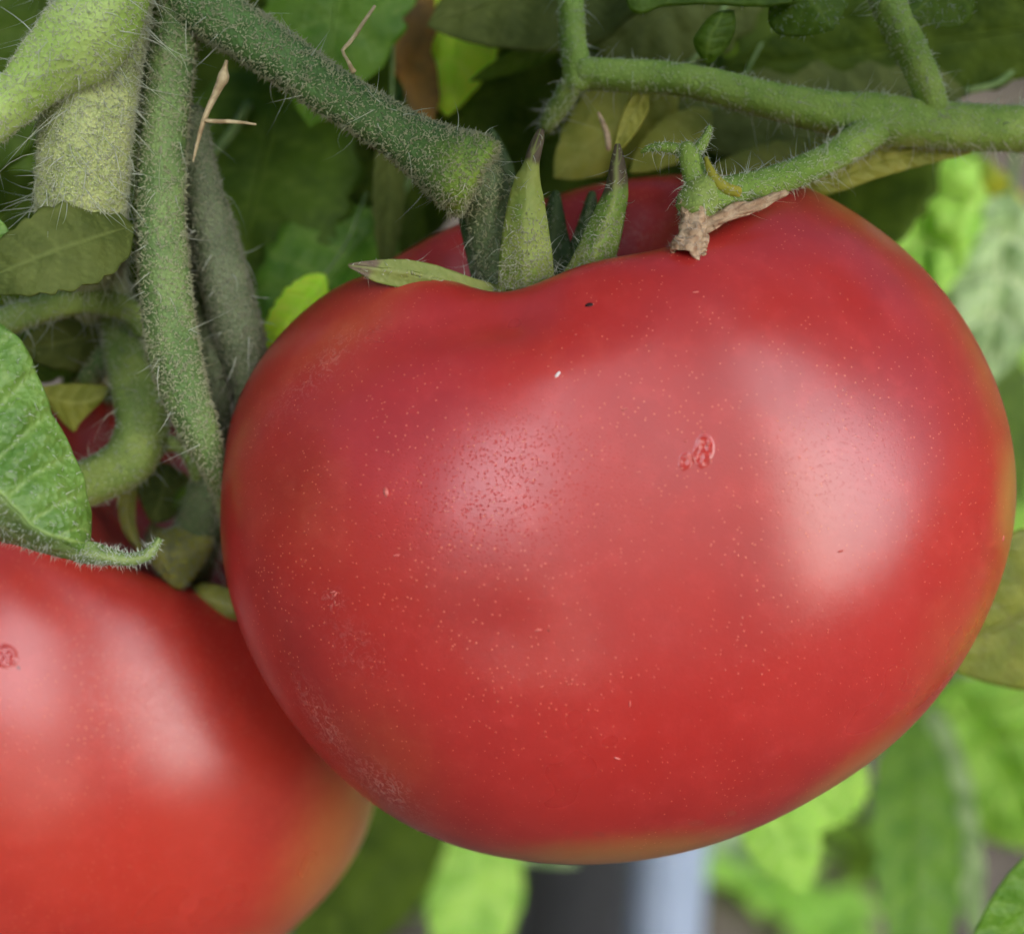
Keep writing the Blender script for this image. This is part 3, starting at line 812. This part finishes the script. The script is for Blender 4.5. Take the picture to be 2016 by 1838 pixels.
for i, (x, y, a) in enumerate([(655,1165,.3),(780,1093,.2),(1230,805,.4),(1240,1385,1.5),(1215,1492,-.4),(2000,1010,.3),(1370,575,.1),(1655,1085,.2),(1975,1060,1.3),(1985,760,.3),(660,1170,.9),(1060,1240,.2)]):
    try: speck(tom1, x, y, 8, 2.2, a, M_FLK, 30 + i, 'dry_fibre', 2)
    except Exception: pass

# ---- forked pale branch above the big tomato, with its withered flower
br = thing('tomato_branch', 'pale green forked branch with a withered brown flower above the big tomato', 'branch', (2100, 255, 60))
kw = dict(fl=6, fw=2.2, fm=M_HAIR)
stem('branch_stem', br, M_LIME, [(2160,262,60,47),(2030,254,70,46),(1900,248,85,46),(1790,240,100,48),(1710,232,110,50),(1640,222,115,42),(1550,203,118,37),(1450,180,118,34),(1380,163,116,33),(1300,152,112,32),(1210,147,108,32),(1140,142,104,31)],
     fuzz=2600, long=260, seed=81, ll=40, lw=1.8, flow=(.9, 0, -.3), ns=22, **kw)
stem('branch_stem', br, M_LIME, [(1140,170,100,30),(1134,120,102,28),(1128,70,102,26),(1125,10,100,26),(1120,-70,96,26)], fuzz=500, long=40, seed=82, ll=36, lw=1.8, **kw)
stem('branch_stem', br, M_LIME, [(1838,215,110,30),(1822,160,125,31),(1800,110,135,32),(1775,60,142,33),(1752,10,146,34),(1720,-70,148,36)], fuzz=1100, long=50, seed=83, ll=34, lw=1.8, **kw)
stem('flower_stalk', br, M_LIME, [(1740,240,110,34),(1690,275,151,33),(1640,306,193,30),(1580,336,240,29),(1520,358,281,30),(1460,375,323,33),(1415,385,352,35),(1385,375,356,30),(1368,345,356,24),(1358,310,354,22),(1350,285,352,14)],
     fuzz=1700, long=210, seed=84, ll=36, lw=1.8, flow=(.9, 0, .3), ns=20, **kw)
stem('flower_stalk', br, M_LIME, [(1365,320,350,14),(1340,297,348,12),(1310,290,344,10),(1280,292,338,7),(1262,300,332,3)], fuzz=200, long=40, seed=85, ll=26, lw=1.6, **kw)
stem('flower_stalk', br, M_LIME, [(1370,300,346,12),(1385,280,340,10),(1398,250,335,6)], fuzz=120, long=30, seed=86, ll=30, lw=1.6, **kw)
# swollen flower base and the shrivelled corolla
stem('flower_base', br, M_HOOK, [(1395,360,358,34),(1382,385,360,40),(1372,405,360,42),(1366,420,360,38)], fuzz=350, long=60, seed=87, ll=24, lw=1.6, ns=20, **kw)
fl_pts = [(1372,412,360,36),(1368,430,366,30),(1366,448,374,27),(1360,470,382,28),(1352,492,390,31),(1345,508,396,30)]
fv, ff, al = tube_geo(fl_pts, 22, 36, wob=.16, ridge=.12)
fv = fv + np.random.default_rng(3).normal(size=fv.shape) * 1.0 * S
nn_ = 22
ff2 = [q for q in ff if not any(i >= 36 * nn_ + nn_ + 1 for i in q)]      # open, torn mouth
fo = mesh('withered_flower', fv, ff2, M_DRY, br)
md = fo.modifiers.new('thickness', 'SOLIDIFY'); md.thickness = 5 * S
hairs(fo, fv, ff2, 260, 12, 1.8, hair_mat('dry_hair', (.5, .42, .34), .3), seed=88, name='dry_hairs', rand=.8, curl=.7, segs=2)
leaf('dry_petal', br, M_DRY, L=[(1376,425,370),(1400,420,375),(1435,410,375),(1480,395,370),(1545,375,360)], M=[(1372,445,380),(1402,438,386),(1440,422,384),(1485,405,376),(1550,378,360)],
     Rr=[(1380,470,380),(1412,446,382),(1452,430,378),(1495,411,370),(1552,382,360)], nu=50, nv=10, quilt=6, nveins=3, bulge=3, wave=8, seed=9, thick=5)
leaf('dry_petal', br, M_DRY, L=[(1384,450,376),(1392,470,384),(1394,490,390),(1388,506,392)], M=[(1372,455,382),(1378,478,392),(1378,498,396),(1374,514,396)], Rr=[(1362,460,380),(1362,485,390),(1360,505,394),(1362,518,394)],
     nu=36, nv=9, quilt=10, nveins=7, bulge=6, wave=9, seed=10, thick=4)
stem('dry_scale', br, M_LY, [(1455,378,370,10),(1430,372,378,12),(1408,352,382,10),(1396,330,382,7),(1390,310,380,4)], fuzz=80, seed=89, **kw)
stem('flower_stalk', br, M_HOOK, [(1128,165,96,24),(1110,195,80,22),(1090,225,60,20),(1074,252,40,15)], fuzz=300, long=60, seed=98, ll=34, lw=1.6, **kw)
# little bract on the upper arm
leaf('bract', br, M_LM, L=[(1386,118,135),(1372,95,140),(1368,78,142),(1382,55,142),(1402,30,140)], M=[(1392,122,138),(1392,95,148),(1398,72,150),(1412,50,146),(1424,24,140)], Rr=[(1400,122,135),(1424,100,140),(1440,75,142),(1446,50,142),(1444,22,138)],
     nu=36, nv=10, quilt=3, nveins=5, bulge=10, seed=11, thick=7)
leaf('bract', br, M_LYG, L=[(1262,178,80),(1240,195,84),(1226,225,86),(1214,262,86),(1206,300,82)], M=[(1268,185,84),(1256,205,90),(1244,232,92),(1228,265,90),(1210,302,82)], Rr=[(1278,190,80),(1276,215,84),(1262,245,86),(1240,275,86),(1214,303,82)],
     nu=36, nv=10, quilt=3, nveins=5, bulge=8, seed=12, thick=6)
stem('dry_scale', br, M_DRY, [(1198,295,84,5),(1196,270,86,6),(1188,245,86,5),(1178,222,84,3)], seed=90)
# leaf lobes hanging into the top edge of the picture
lo2, v2, f2 = leaf('leaf', br, M_LM, L=[(1180,-120,150),(1225,-40,155),(1240,18,160),(1262,28,160),(1300,14,160),(1400,9,160),(1500,14,160),(1560,8,158)], M=[(1180,-160,140),(1240,-110,145),(1290,-80,150),(1330,-70,152),(1380,-70,152),(1440,-70,152),(1500,-70,152),(1560,-70,150)],
     Rr=[(1200,-240,120),(1260,-230,120),(1300,-220,120),(1340,-220,120),(1400,-220,120),(1460,-220,120),(1510,-220,120),(1560,-220,120)], nu=70, nv=16, quilt=7, nveins=8, seed=13, thick=6)
hairs(lo2, v2, f2.tolist(), 500, 12, 1.8, M_HAIR, seed=91, rand=.6, segs=2)
for (pts, sd) in (((1550,-60, 1640,58, 190), 14), ((1900,-70, 1790,36, 170), 15)):
    x0, y0, x1, y1, w = pts
    lo3, v3, f3 = auto_leaf(br, M_LM, (x0, y0, 150), (x1, y1, 165), w, prof=.95, seed=sd, teeth=(0, 0), thick=6, cup=-.3)
    hairs(lo3, v3, f3.tolist(), 300, 12, 1.8, M_HAIR, seed=92 + sd, rand=.6, segs=2)
# yellowed leaf under the fork
yl = thing('tomato_leaf', 'yellow and olive withering leaf lying under the pale forked branch', 'leaf', (1480, 385, 0))
leaf('blade', yl, M_LYG, L=[(1470,392,20),(1540,372,30),(1620,330,40),(1700,296,40),(1800,280,30),(1908,296,20)], M=[(1472,394,24),(1550,384,36),(1630,360,44),(1715,322,44),(1810,300,34),(1912,298,20)],
     Rr=[(1476,396,20),(1560,392,30),(1640,380,36),(1730,350,36),(1830,322,30),(1908,304,20)], nu=60, nv=12, quilt=6, nveins=12, seed=16, thick=5)

# ---- loose dry bits caught in the hairs
tw = thing('dry_twig', 'bent straw coloured dry twig with a side spur hanging between the stems', 'twig', (440, 130, 250))
stem('twig', tw, M_STRAW, [(446,120,262,3),(443,135,264,5),(440,152,266,10),(432,168,266,8),(420,195,264,6),(408,220,262,5),(400,240,260,4.5),(392,270,258,3.5),(384,300,256,2.5),(380,318,254,1.5)], seed=95, ns=10, ridge=.2, wob=.12)
stem('spur', tw, M_STRAW, [(404,238,262,4),(430,239,262,4.5),(465,240,262,3.6),(504,245,260,2)], seed=96, ns=8, wob=.1)
tw2 = thing('dry_twig', 'thin kinked straw coloured dry stalk standing on the upper truss stem', 'twig', (690, 130, 300))
stem('twig', tw2, M_STRAW, [(738,12,300,3),(712,50,302,4),(690,82,303,4.2),(674,100,304,3.6),(676,106,304,3.2),(686,122,304,3.6),(692,134,304,5),(697,142,302,6)], seed=97, ns=8, wob=.1)

# ---- leaves behind the fruit
def bleaf(label, mat, base, tip, width, z=None, **kw):
    t = thing('tomato_leaf', label, 'leaf', base)
    o, v, f = auto_leaf(t, mat, base, tip, width, name='blade', rib=kw.pop('rib', mat), **kw)
    b = np.asarray(base, float); tp = np.asarray(tip, float)
    d = (b - tp) / np.linalg.norm(b - tp) * 130
    stalk = [(*b, width * .03), (*(b + d * .5 + (0, -10, -10)), width * .03), (*(b + d + (0, -60, -40)), width * .034)]
    tv, tf, al = tube_geo(stalk, 8, 12)
    mesh('stalk', tv, tf, M_STEM2, t, {'along': al})
    return t
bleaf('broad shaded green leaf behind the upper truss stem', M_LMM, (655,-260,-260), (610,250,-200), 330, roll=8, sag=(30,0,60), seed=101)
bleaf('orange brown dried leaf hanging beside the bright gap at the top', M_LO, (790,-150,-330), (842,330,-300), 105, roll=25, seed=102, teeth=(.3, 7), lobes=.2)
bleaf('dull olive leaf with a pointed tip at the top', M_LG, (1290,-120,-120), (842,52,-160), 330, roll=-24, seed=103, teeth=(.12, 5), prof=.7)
bleaf('lime green leaf with sunlight painted in, glimpsed through the gap at the top', M_LBB, (900,-190,-400), (880,230,-400), 260, roll=0, seed=104)
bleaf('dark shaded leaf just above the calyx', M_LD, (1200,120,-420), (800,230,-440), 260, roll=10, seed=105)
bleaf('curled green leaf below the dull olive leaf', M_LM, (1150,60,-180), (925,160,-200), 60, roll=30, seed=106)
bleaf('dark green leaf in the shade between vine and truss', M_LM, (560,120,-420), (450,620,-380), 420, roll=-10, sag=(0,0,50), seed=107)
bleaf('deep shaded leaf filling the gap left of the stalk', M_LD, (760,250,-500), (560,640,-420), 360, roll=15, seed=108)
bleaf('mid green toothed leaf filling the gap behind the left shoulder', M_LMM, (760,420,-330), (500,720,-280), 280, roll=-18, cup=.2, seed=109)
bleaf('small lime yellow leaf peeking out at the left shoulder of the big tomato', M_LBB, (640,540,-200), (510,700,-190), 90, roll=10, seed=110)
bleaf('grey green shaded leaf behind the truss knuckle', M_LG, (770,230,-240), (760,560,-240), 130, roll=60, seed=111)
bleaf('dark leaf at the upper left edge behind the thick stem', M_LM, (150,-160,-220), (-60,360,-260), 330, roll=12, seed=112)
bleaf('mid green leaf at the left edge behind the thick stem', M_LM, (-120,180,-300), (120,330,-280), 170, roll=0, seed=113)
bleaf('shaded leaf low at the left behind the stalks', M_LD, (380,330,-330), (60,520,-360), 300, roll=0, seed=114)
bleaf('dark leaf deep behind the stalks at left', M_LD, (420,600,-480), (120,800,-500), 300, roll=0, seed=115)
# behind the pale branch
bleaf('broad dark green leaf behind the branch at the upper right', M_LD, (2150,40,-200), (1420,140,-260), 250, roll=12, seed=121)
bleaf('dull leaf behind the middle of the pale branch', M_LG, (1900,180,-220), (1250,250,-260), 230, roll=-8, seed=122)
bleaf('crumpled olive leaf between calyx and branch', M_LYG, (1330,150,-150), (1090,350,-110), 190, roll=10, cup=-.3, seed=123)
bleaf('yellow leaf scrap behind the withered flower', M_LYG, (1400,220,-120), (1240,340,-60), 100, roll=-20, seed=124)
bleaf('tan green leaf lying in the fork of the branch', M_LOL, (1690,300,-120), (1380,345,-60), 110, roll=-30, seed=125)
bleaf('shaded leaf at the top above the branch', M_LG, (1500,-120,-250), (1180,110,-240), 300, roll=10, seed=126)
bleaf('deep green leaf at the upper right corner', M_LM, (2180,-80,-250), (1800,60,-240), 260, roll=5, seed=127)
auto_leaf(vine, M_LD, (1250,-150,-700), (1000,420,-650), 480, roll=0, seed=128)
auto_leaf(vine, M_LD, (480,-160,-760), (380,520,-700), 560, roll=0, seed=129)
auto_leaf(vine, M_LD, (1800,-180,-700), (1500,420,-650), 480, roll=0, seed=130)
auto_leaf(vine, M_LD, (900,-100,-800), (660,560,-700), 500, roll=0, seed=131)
# right-hand side, out of focus
bleaf('glossy green leaf at the right above the fruit shoulder', M_LB, (1700,230,-1673), (1800,640,-1515), 330, roll=-25, sag=(60,0,40), seed=141, quilt=36, nveins=5)
bleaf('yellow tipped leaf at the right edge', leaf_mat('leaf_yellow_tip', sr(110, 150, 50), sr(150, 185, 90), sr(86, 130, 40), .45, .45, tip=(sr(186, 186, 50), .45, .8)), (1780,300,-1793), (2030,420,-1673), 150, roll=-20, seed=142)
bleaf('pale silvery leaf hanging at the right edge', M_LP, (1990,380,-1673), (1940,760,-1435), 230, roll=14, seed=143, quilt=34, nveins=5, teeth=(.1, 6))
bleaf('narrow green leaf down the right edge of the fruit', M_LM, (1960,640,-1713), (2010,1000,-1673), 110, roll=20, seed=144)
bleaf('bright leaf at the right edge beside the orange rim', M_LB, (2120,720,-2791), (1990,1080,-2791), 200, roll=0, seed=145)
bleaf('broad olive leaf with a dark edge at the lower right', M_LOL, (2210,1130,-160), (1830,1290,-130), 330, roll=14, seed=146, teeth=(0, 0), quilt=4)
bleaf('large pale green leaf out of focus at the lower right', M_LB, (1880,1330,-3030), (2060,1680,-3268), 420, roll=-18, seed=147, quilt=40, nveins=5)
bleaf('dark green hanging leaf with a pale edge at the lower right', M_LMM, (1800,1400,-2551), (1810,2000,-2232), 230, roll=34, seed=148, quilt=6)
bleaf('pale underside of a drooping leaf at the lower right', M_LP, (1830,1380,-2631), (1930,1860,-2551), 120, roll=-30, seed=149)
bleaf('green leaf crossing the bottom right corner', M_LMM, (2200,1640,-60), (1900,1900,-40), 170, roll=6, seed=150, teeth=(0, 0))
# bottom edge
bleaf('dark green leaf hanging below the two tomatoes', M_LD, (880,1560,-3030), (560,1900,-2551), 250, roll=24, seed=161, teeth=(.05, 5))
bleaf('bright green upright leaf below the big tomato', M_LB, (960,1590,-3190), (900,1960,-3030), 200, roll=10, seed=162, teeth=(.08, 5))
bleaf('small leaf tip beside the dark pot', M_LP, (960,1640,-3268), (1140,1700,-3190), 70, roll=30, seed=163, teeth=(0, 0))
bleaf('lime green blurred leaf hanging under the fruit rim', M_LB, (1490,1520,-1700), (1590,1760,-1700), 170, roll=0, seed=164)
bleaf('small lime leaf behind the dark hanging leaf', M_LB, (1690,1480,-1700), (1560,1640,-1700), 160, roll=10, seed=165)

# ---- dark pot and pale post standing on the soil behind the fruit
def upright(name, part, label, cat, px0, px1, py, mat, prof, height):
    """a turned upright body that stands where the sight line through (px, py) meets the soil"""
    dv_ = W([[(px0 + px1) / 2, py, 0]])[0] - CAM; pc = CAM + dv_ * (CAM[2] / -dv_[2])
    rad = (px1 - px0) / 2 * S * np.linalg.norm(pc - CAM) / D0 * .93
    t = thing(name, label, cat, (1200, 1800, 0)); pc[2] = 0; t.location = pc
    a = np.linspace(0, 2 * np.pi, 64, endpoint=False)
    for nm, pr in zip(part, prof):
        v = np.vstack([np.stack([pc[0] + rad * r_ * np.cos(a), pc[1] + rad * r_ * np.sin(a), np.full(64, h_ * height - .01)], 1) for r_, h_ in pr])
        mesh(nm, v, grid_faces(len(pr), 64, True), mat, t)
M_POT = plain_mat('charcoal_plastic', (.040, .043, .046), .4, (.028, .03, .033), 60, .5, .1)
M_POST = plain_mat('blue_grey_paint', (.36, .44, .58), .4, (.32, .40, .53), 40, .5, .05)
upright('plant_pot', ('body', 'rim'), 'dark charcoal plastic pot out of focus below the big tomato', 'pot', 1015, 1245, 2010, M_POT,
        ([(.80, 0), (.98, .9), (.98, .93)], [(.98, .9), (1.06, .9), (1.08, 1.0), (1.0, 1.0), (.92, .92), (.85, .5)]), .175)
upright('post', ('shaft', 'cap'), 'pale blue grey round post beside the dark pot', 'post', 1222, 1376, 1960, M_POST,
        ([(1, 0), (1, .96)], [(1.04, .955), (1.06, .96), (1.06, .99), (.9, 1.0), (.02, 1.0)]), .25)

# ---- low weeds on the soil
wd = np.random.default_rng(5)
def weed(px, py, k, mat, label, size):
    # stand it on the soil where that sight line meets the ground
    d = W([[px, py, 0]])[0] - CAM; t = CAM[2] / -d[2]
    b = CAM + d * t
    tt = bpy.data.objects.new('weed', None); tt.location = b; tt['label'] = label; tt['category'] = 'weed'; tt['group'] = 'low weeds on the soil'
    C.objects.link(tt)
    for i in range(k):
        an = i * 2 * np.pi / k + wd.uniform(-.3, .3); L = size * wd.uniform(.7, 1.2)
        dirv = np.array([math.cos(an), math.sin(an), wd.uniform(.35, 1.0)]); dirv /= np.linalg.norm(dirv)
        sd = np.cross(dirv, [0, 0, 1.0]); sd /= np.linalg.norm(sd); up = np.cross(sd, dirv)
        u = np.linspace(0, 1, 14)[:, None]
        m = b + np.array([0, 0, .005]) + dirv * (u * L) - np.array([0, 0, 1.0]) * (u ** 2 * L * .35)
        w = np.sin(np.pi * np.clip(u, 0, 1) ** .7) * L * .26
        vv = np.linspace(-1, 1, 7)
        P = np.stack([m + sd * w * q + up * (abs(q) * w * .3) for q in vv], 1)
        vein = np.repeat(np.exp(-(vv / .2) ** 2)[None], 14, 0)
        o = mesh('leaf', P.reshape(-1, 3), grid_faces(14, 7), mat, tt, {'vein': vein.ravel(), 'along': np.repeat(u[:, 0], 7)})
        md = o.modifiers.new('thickness', 'SOLIDIFY'); md.thickness = .0004
WD = [(1480,1760,7,M_LB,'lime green weed beside the dark pot',.05), (1420,1690,6,M_LP,'pale green weed right of the dark pot',.045), (1620,1850,7,M_LB,'lime weed at the bottom edge left of the hanging leaf',.05),
      (760,1800,7,M_LB,'bright weed in the gap under the two tomatoes',.04), (1740,1700,6,M_LM,'green weed behind the dark hanging leaf',.05), (1930,1600,6,M_LP,'pale weed far right behind the big pale leaf',.06),
      (1960,700,6,M_LB,'distant lime weed at the right edge of the picture',.12), (1560,1640,6,M_LB,'lime weed showing just under the fruit rim',.05)]
for w_ in WD: weed(*w_)

# ---- unseen vine leaves added above and beside the frame to shade the back
cn = np.random.default_rng(21)
for i in range(80):
    x = cn.uniform(-900, 1900); y = cn.uniform(-1500, -250); z = cn.uniform(-1500, 250)
    ln = cn.uniform(350, 650)
    an = cn.uniform(0, 6.28)
    dx, dz, dy = math.cos(an) * ln, math.sin(an) * ln, cn.uniform(-60, 200)
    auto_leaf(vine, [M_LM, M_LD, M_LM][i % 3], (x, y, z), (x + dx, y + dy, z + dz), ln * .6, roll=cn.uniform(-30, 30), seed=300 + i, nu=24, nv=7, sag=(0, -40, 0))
for i in range(22):
    x = cn.uniform(-1900, -500); y = cn.uniform(-500, 1700); z = cn.uniform(-900, 700)
    ln = cn.uniform(350, 600)
    auto_leaf(vine, [M_LM, M_LD][i % 2], (x, y, z), (x + cn.uniform(-200, 200), y + ln, z + cn.uniform(-200, 200)), ln * .6, roll=cn.uniform(-60, 60), seed=400 + i, nu=24, nv=7)

# thick foliage closing the back of the vine
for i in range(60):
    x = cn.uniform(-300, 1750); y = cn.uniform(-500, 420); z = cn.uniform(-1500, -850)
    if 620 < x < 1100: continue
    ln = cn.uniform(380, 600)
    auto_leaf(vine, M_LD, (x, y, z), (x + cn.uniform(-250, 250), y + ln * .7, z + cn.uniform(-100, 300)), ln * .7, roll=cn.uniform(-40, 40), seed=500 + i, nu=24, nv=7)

# unseen overhanging leaves added above the frame to keep sun off the top
for i in range(42):
    z = cn.uniform(500, 1500); k = 1 - z / 3024
    xr = cn.uniform(-350, 1700); yr = cn.uniform(560, 900) + max(0, 700 - z) * .3 + (250 if i % 3 == 0 else 0)
    ln = cn.uniform(480, 760); an = cn.uniform(0, 6.28)
    x, y = 1008 + xr / k, 919 - yr / k
    y = min(y, -170)
    auto_leaf(vine, [M_LM, M_LD][i % 2], (x, y, z), (x + math.cos(an) * ln, y - cn.uniform(0, 150), z + math.sin(an) * ln * .6), ln * .62, roll=cn.uniform(-25, 25) + 80 * 0, seed=600 + i, nu=24, nv=7, sag=(0, -60, 0))
# unseen lower vine leaves added to block sky light from the left
for i in range(26):
    x = cn.uniform(-1700, -350); y = cn.uniform(1300, 2500); z = cn.uniform(-1900, -500)
    ln = cn.uniform(380, 620)
    auto_leaf(vine, [M_LM, M_LD][i % 2], (x, y, z), (x + cn.uniform(-200, 300), y + ln * .8, z + cn.uniform(-200, 200)), ln * .62, roll=cn.uniform(-50, 50), seed=700 + i, nu=24, nv=7)

# unseen leaves added behind and right to block sky and green the reflections
for i in range(70):
    x = cn.uniform(-1200, 3000); y = cn.uniform(-3200, -380); z = cn.uniform(-3200, -1500)
    ln = cn.uniform(500, 800)
    auto_leaf(vine, [M_LM, M_LD][i % 2], (x, y, z), (x + cn.uniform(-350, 350), y + ln * .35, z + cn.uniform(-200, 200)), ln * .7, roll=cn.uniform(-50, 50), seed=800 + i, nu=18, nv=6)
for i in range(34):
    x = cn.uniform(2450, 3600); y = cn.uniform(100, 2700); z = cn.uniform(-2400, -300)
    ln = cn.uniform(380, 620)
    auto_leaf(vine, [M_LM, M_LB][i % 2], (x, y, z), (x + cn.uniform(-120, 250), y + ln * .8, z + cn.uniform(-200, 200)), ln * .62, roll=cn.uniform(-50, 50), seed=900 + i, nu=18, nv=6)

# ---- unseen ring of leaves added to block low sky light all round
hr = np.random.default_rng(99); n_ = 9000
ha = hr.uniform(0, 2 * np.pi, n_); hd = 3.4 + hr.uniform(-.35, .5, n_); hz = hr.uniform(0, 1, n_) ** .9 * (2.0 - 1.3 * np.exp(-((np.degrees(ha) - 128) / 30) ** 2) + .12 * np.sin(ha * 7) + .1 * np.sin(ha * 17))
hc = np.stack([np.sin(ha) * hd, np.cos(ha) * hd, hz], 1)
e1 = hr.normal(size=(n_, 3)); e1 /= np.linalg.norm(e1, axis=1)[:, None]
e2 = np.cross(e1, hr.normal(size=(n_, 3))); e2 /= np.linalg.norm(e2, axis=1)[:, None]
sz = hr.uniform(.07, .15, n_)[:, None]
hv = np.stack([hc - e1 * sz, hc - e2 * sz * .45 , hc + e1 * sz, hc + e2 * sz * .45], 1).reshape(-1, 3)
ho = mesh('light_block_hedge', hv, np.arange(n_ * 4).reshape(-1, 4), M_LM, None, {'vein': np.zeros(n_ * 4), 'along': np.zeros(n_ * 4)})
ho['kind'] = 'stuff'; ho['label'] = 'unseen ring of leaves added to block low sky light'; ho['category'] = 'light_block_hedge'

# ---- unseen plant added behind the viewer to split the highlight on the skin
def add_light_splitter(az, dist, half, height, label, seed):
    r = np.random.default_rng(seed); n = 1100
    m0 = W([[1215, 1030, 0]])[0]
    c0 = np.array([m0[0] + math.sin(R(az)) * dist, m0[1] + math.cos(R(az)) * dist, 0])
    t = bpy.data.objects.new('light_splitter_plant', None); t.location = c0; t['label'] = label; t['category'] = 'plant'; C.objects.link(t)
    a = np.linspace(0, 2 * np.pi, 12, endpoint=False)
    zs = np.linspace(0, height, 20)
    sv = np.vstack([np.stack([c0[0] + .012 * np.cos(a) + .02 * math.sin(z * 5), c0[1] + .012 * np.sin(a), np.full(12, z)], 1) for z in zs])
    mesh('stem', sv, grid_faces(20, 12, True), M_STEM2, t, {'along': np.zeros(len(sv))})
    an = r.uniform(0, 2 * np.pi, n); rr = half * np.sqrt(r.uniform(.02, 1, n)); z = r.uniform(.03, 1, n) * height
    c = c0 + np.stack([rr * np.cos(an), rr * np.sin(an), z], 1)
    e1 = np.stack([np.cos(an), np.sin(an), r.uniform(-.9, .2, n)], 1) + r.normal(size=(n, 3)) * .4; e1 /= np.linalg.norm(e1, axis=1)[:, None]
    e2 = np.cross(e1, r.normal(size=(n, 3))); e2 /= np.linalg.norm(e2, axis=1)[:, None]; e3 = np.cross(e1, e2)
    s = r.uniform(.05, .09, n)[:, None]
    V = np.stack([c - e1 * s, c - e2 * s * .5 - e3 * s * .12, c + e3 * s * .05, c + e2 * s * .5 - e3 * s * .12, c + e1 * s - e3 * s * .25], 1).reshape(-1, 3)
    F = (np.array([[0, 1, 2], [0, 2, 3], [1, 4, 2], [2, 4, 3]])[None] + (np.arange(n) * 5)[:, None, None]).reshape(-1, 3)
    o = mesh('foliage', V, F, M_LD, t, {'vein': np.zeros(n * 5), 'along': np.zeros(n * 5)}); o['kind'] = 'stuff'
add_light_splitter(165, .8, .15, 1.9, 'unseen tall plant added behind the viewer to split the highlight', 1)
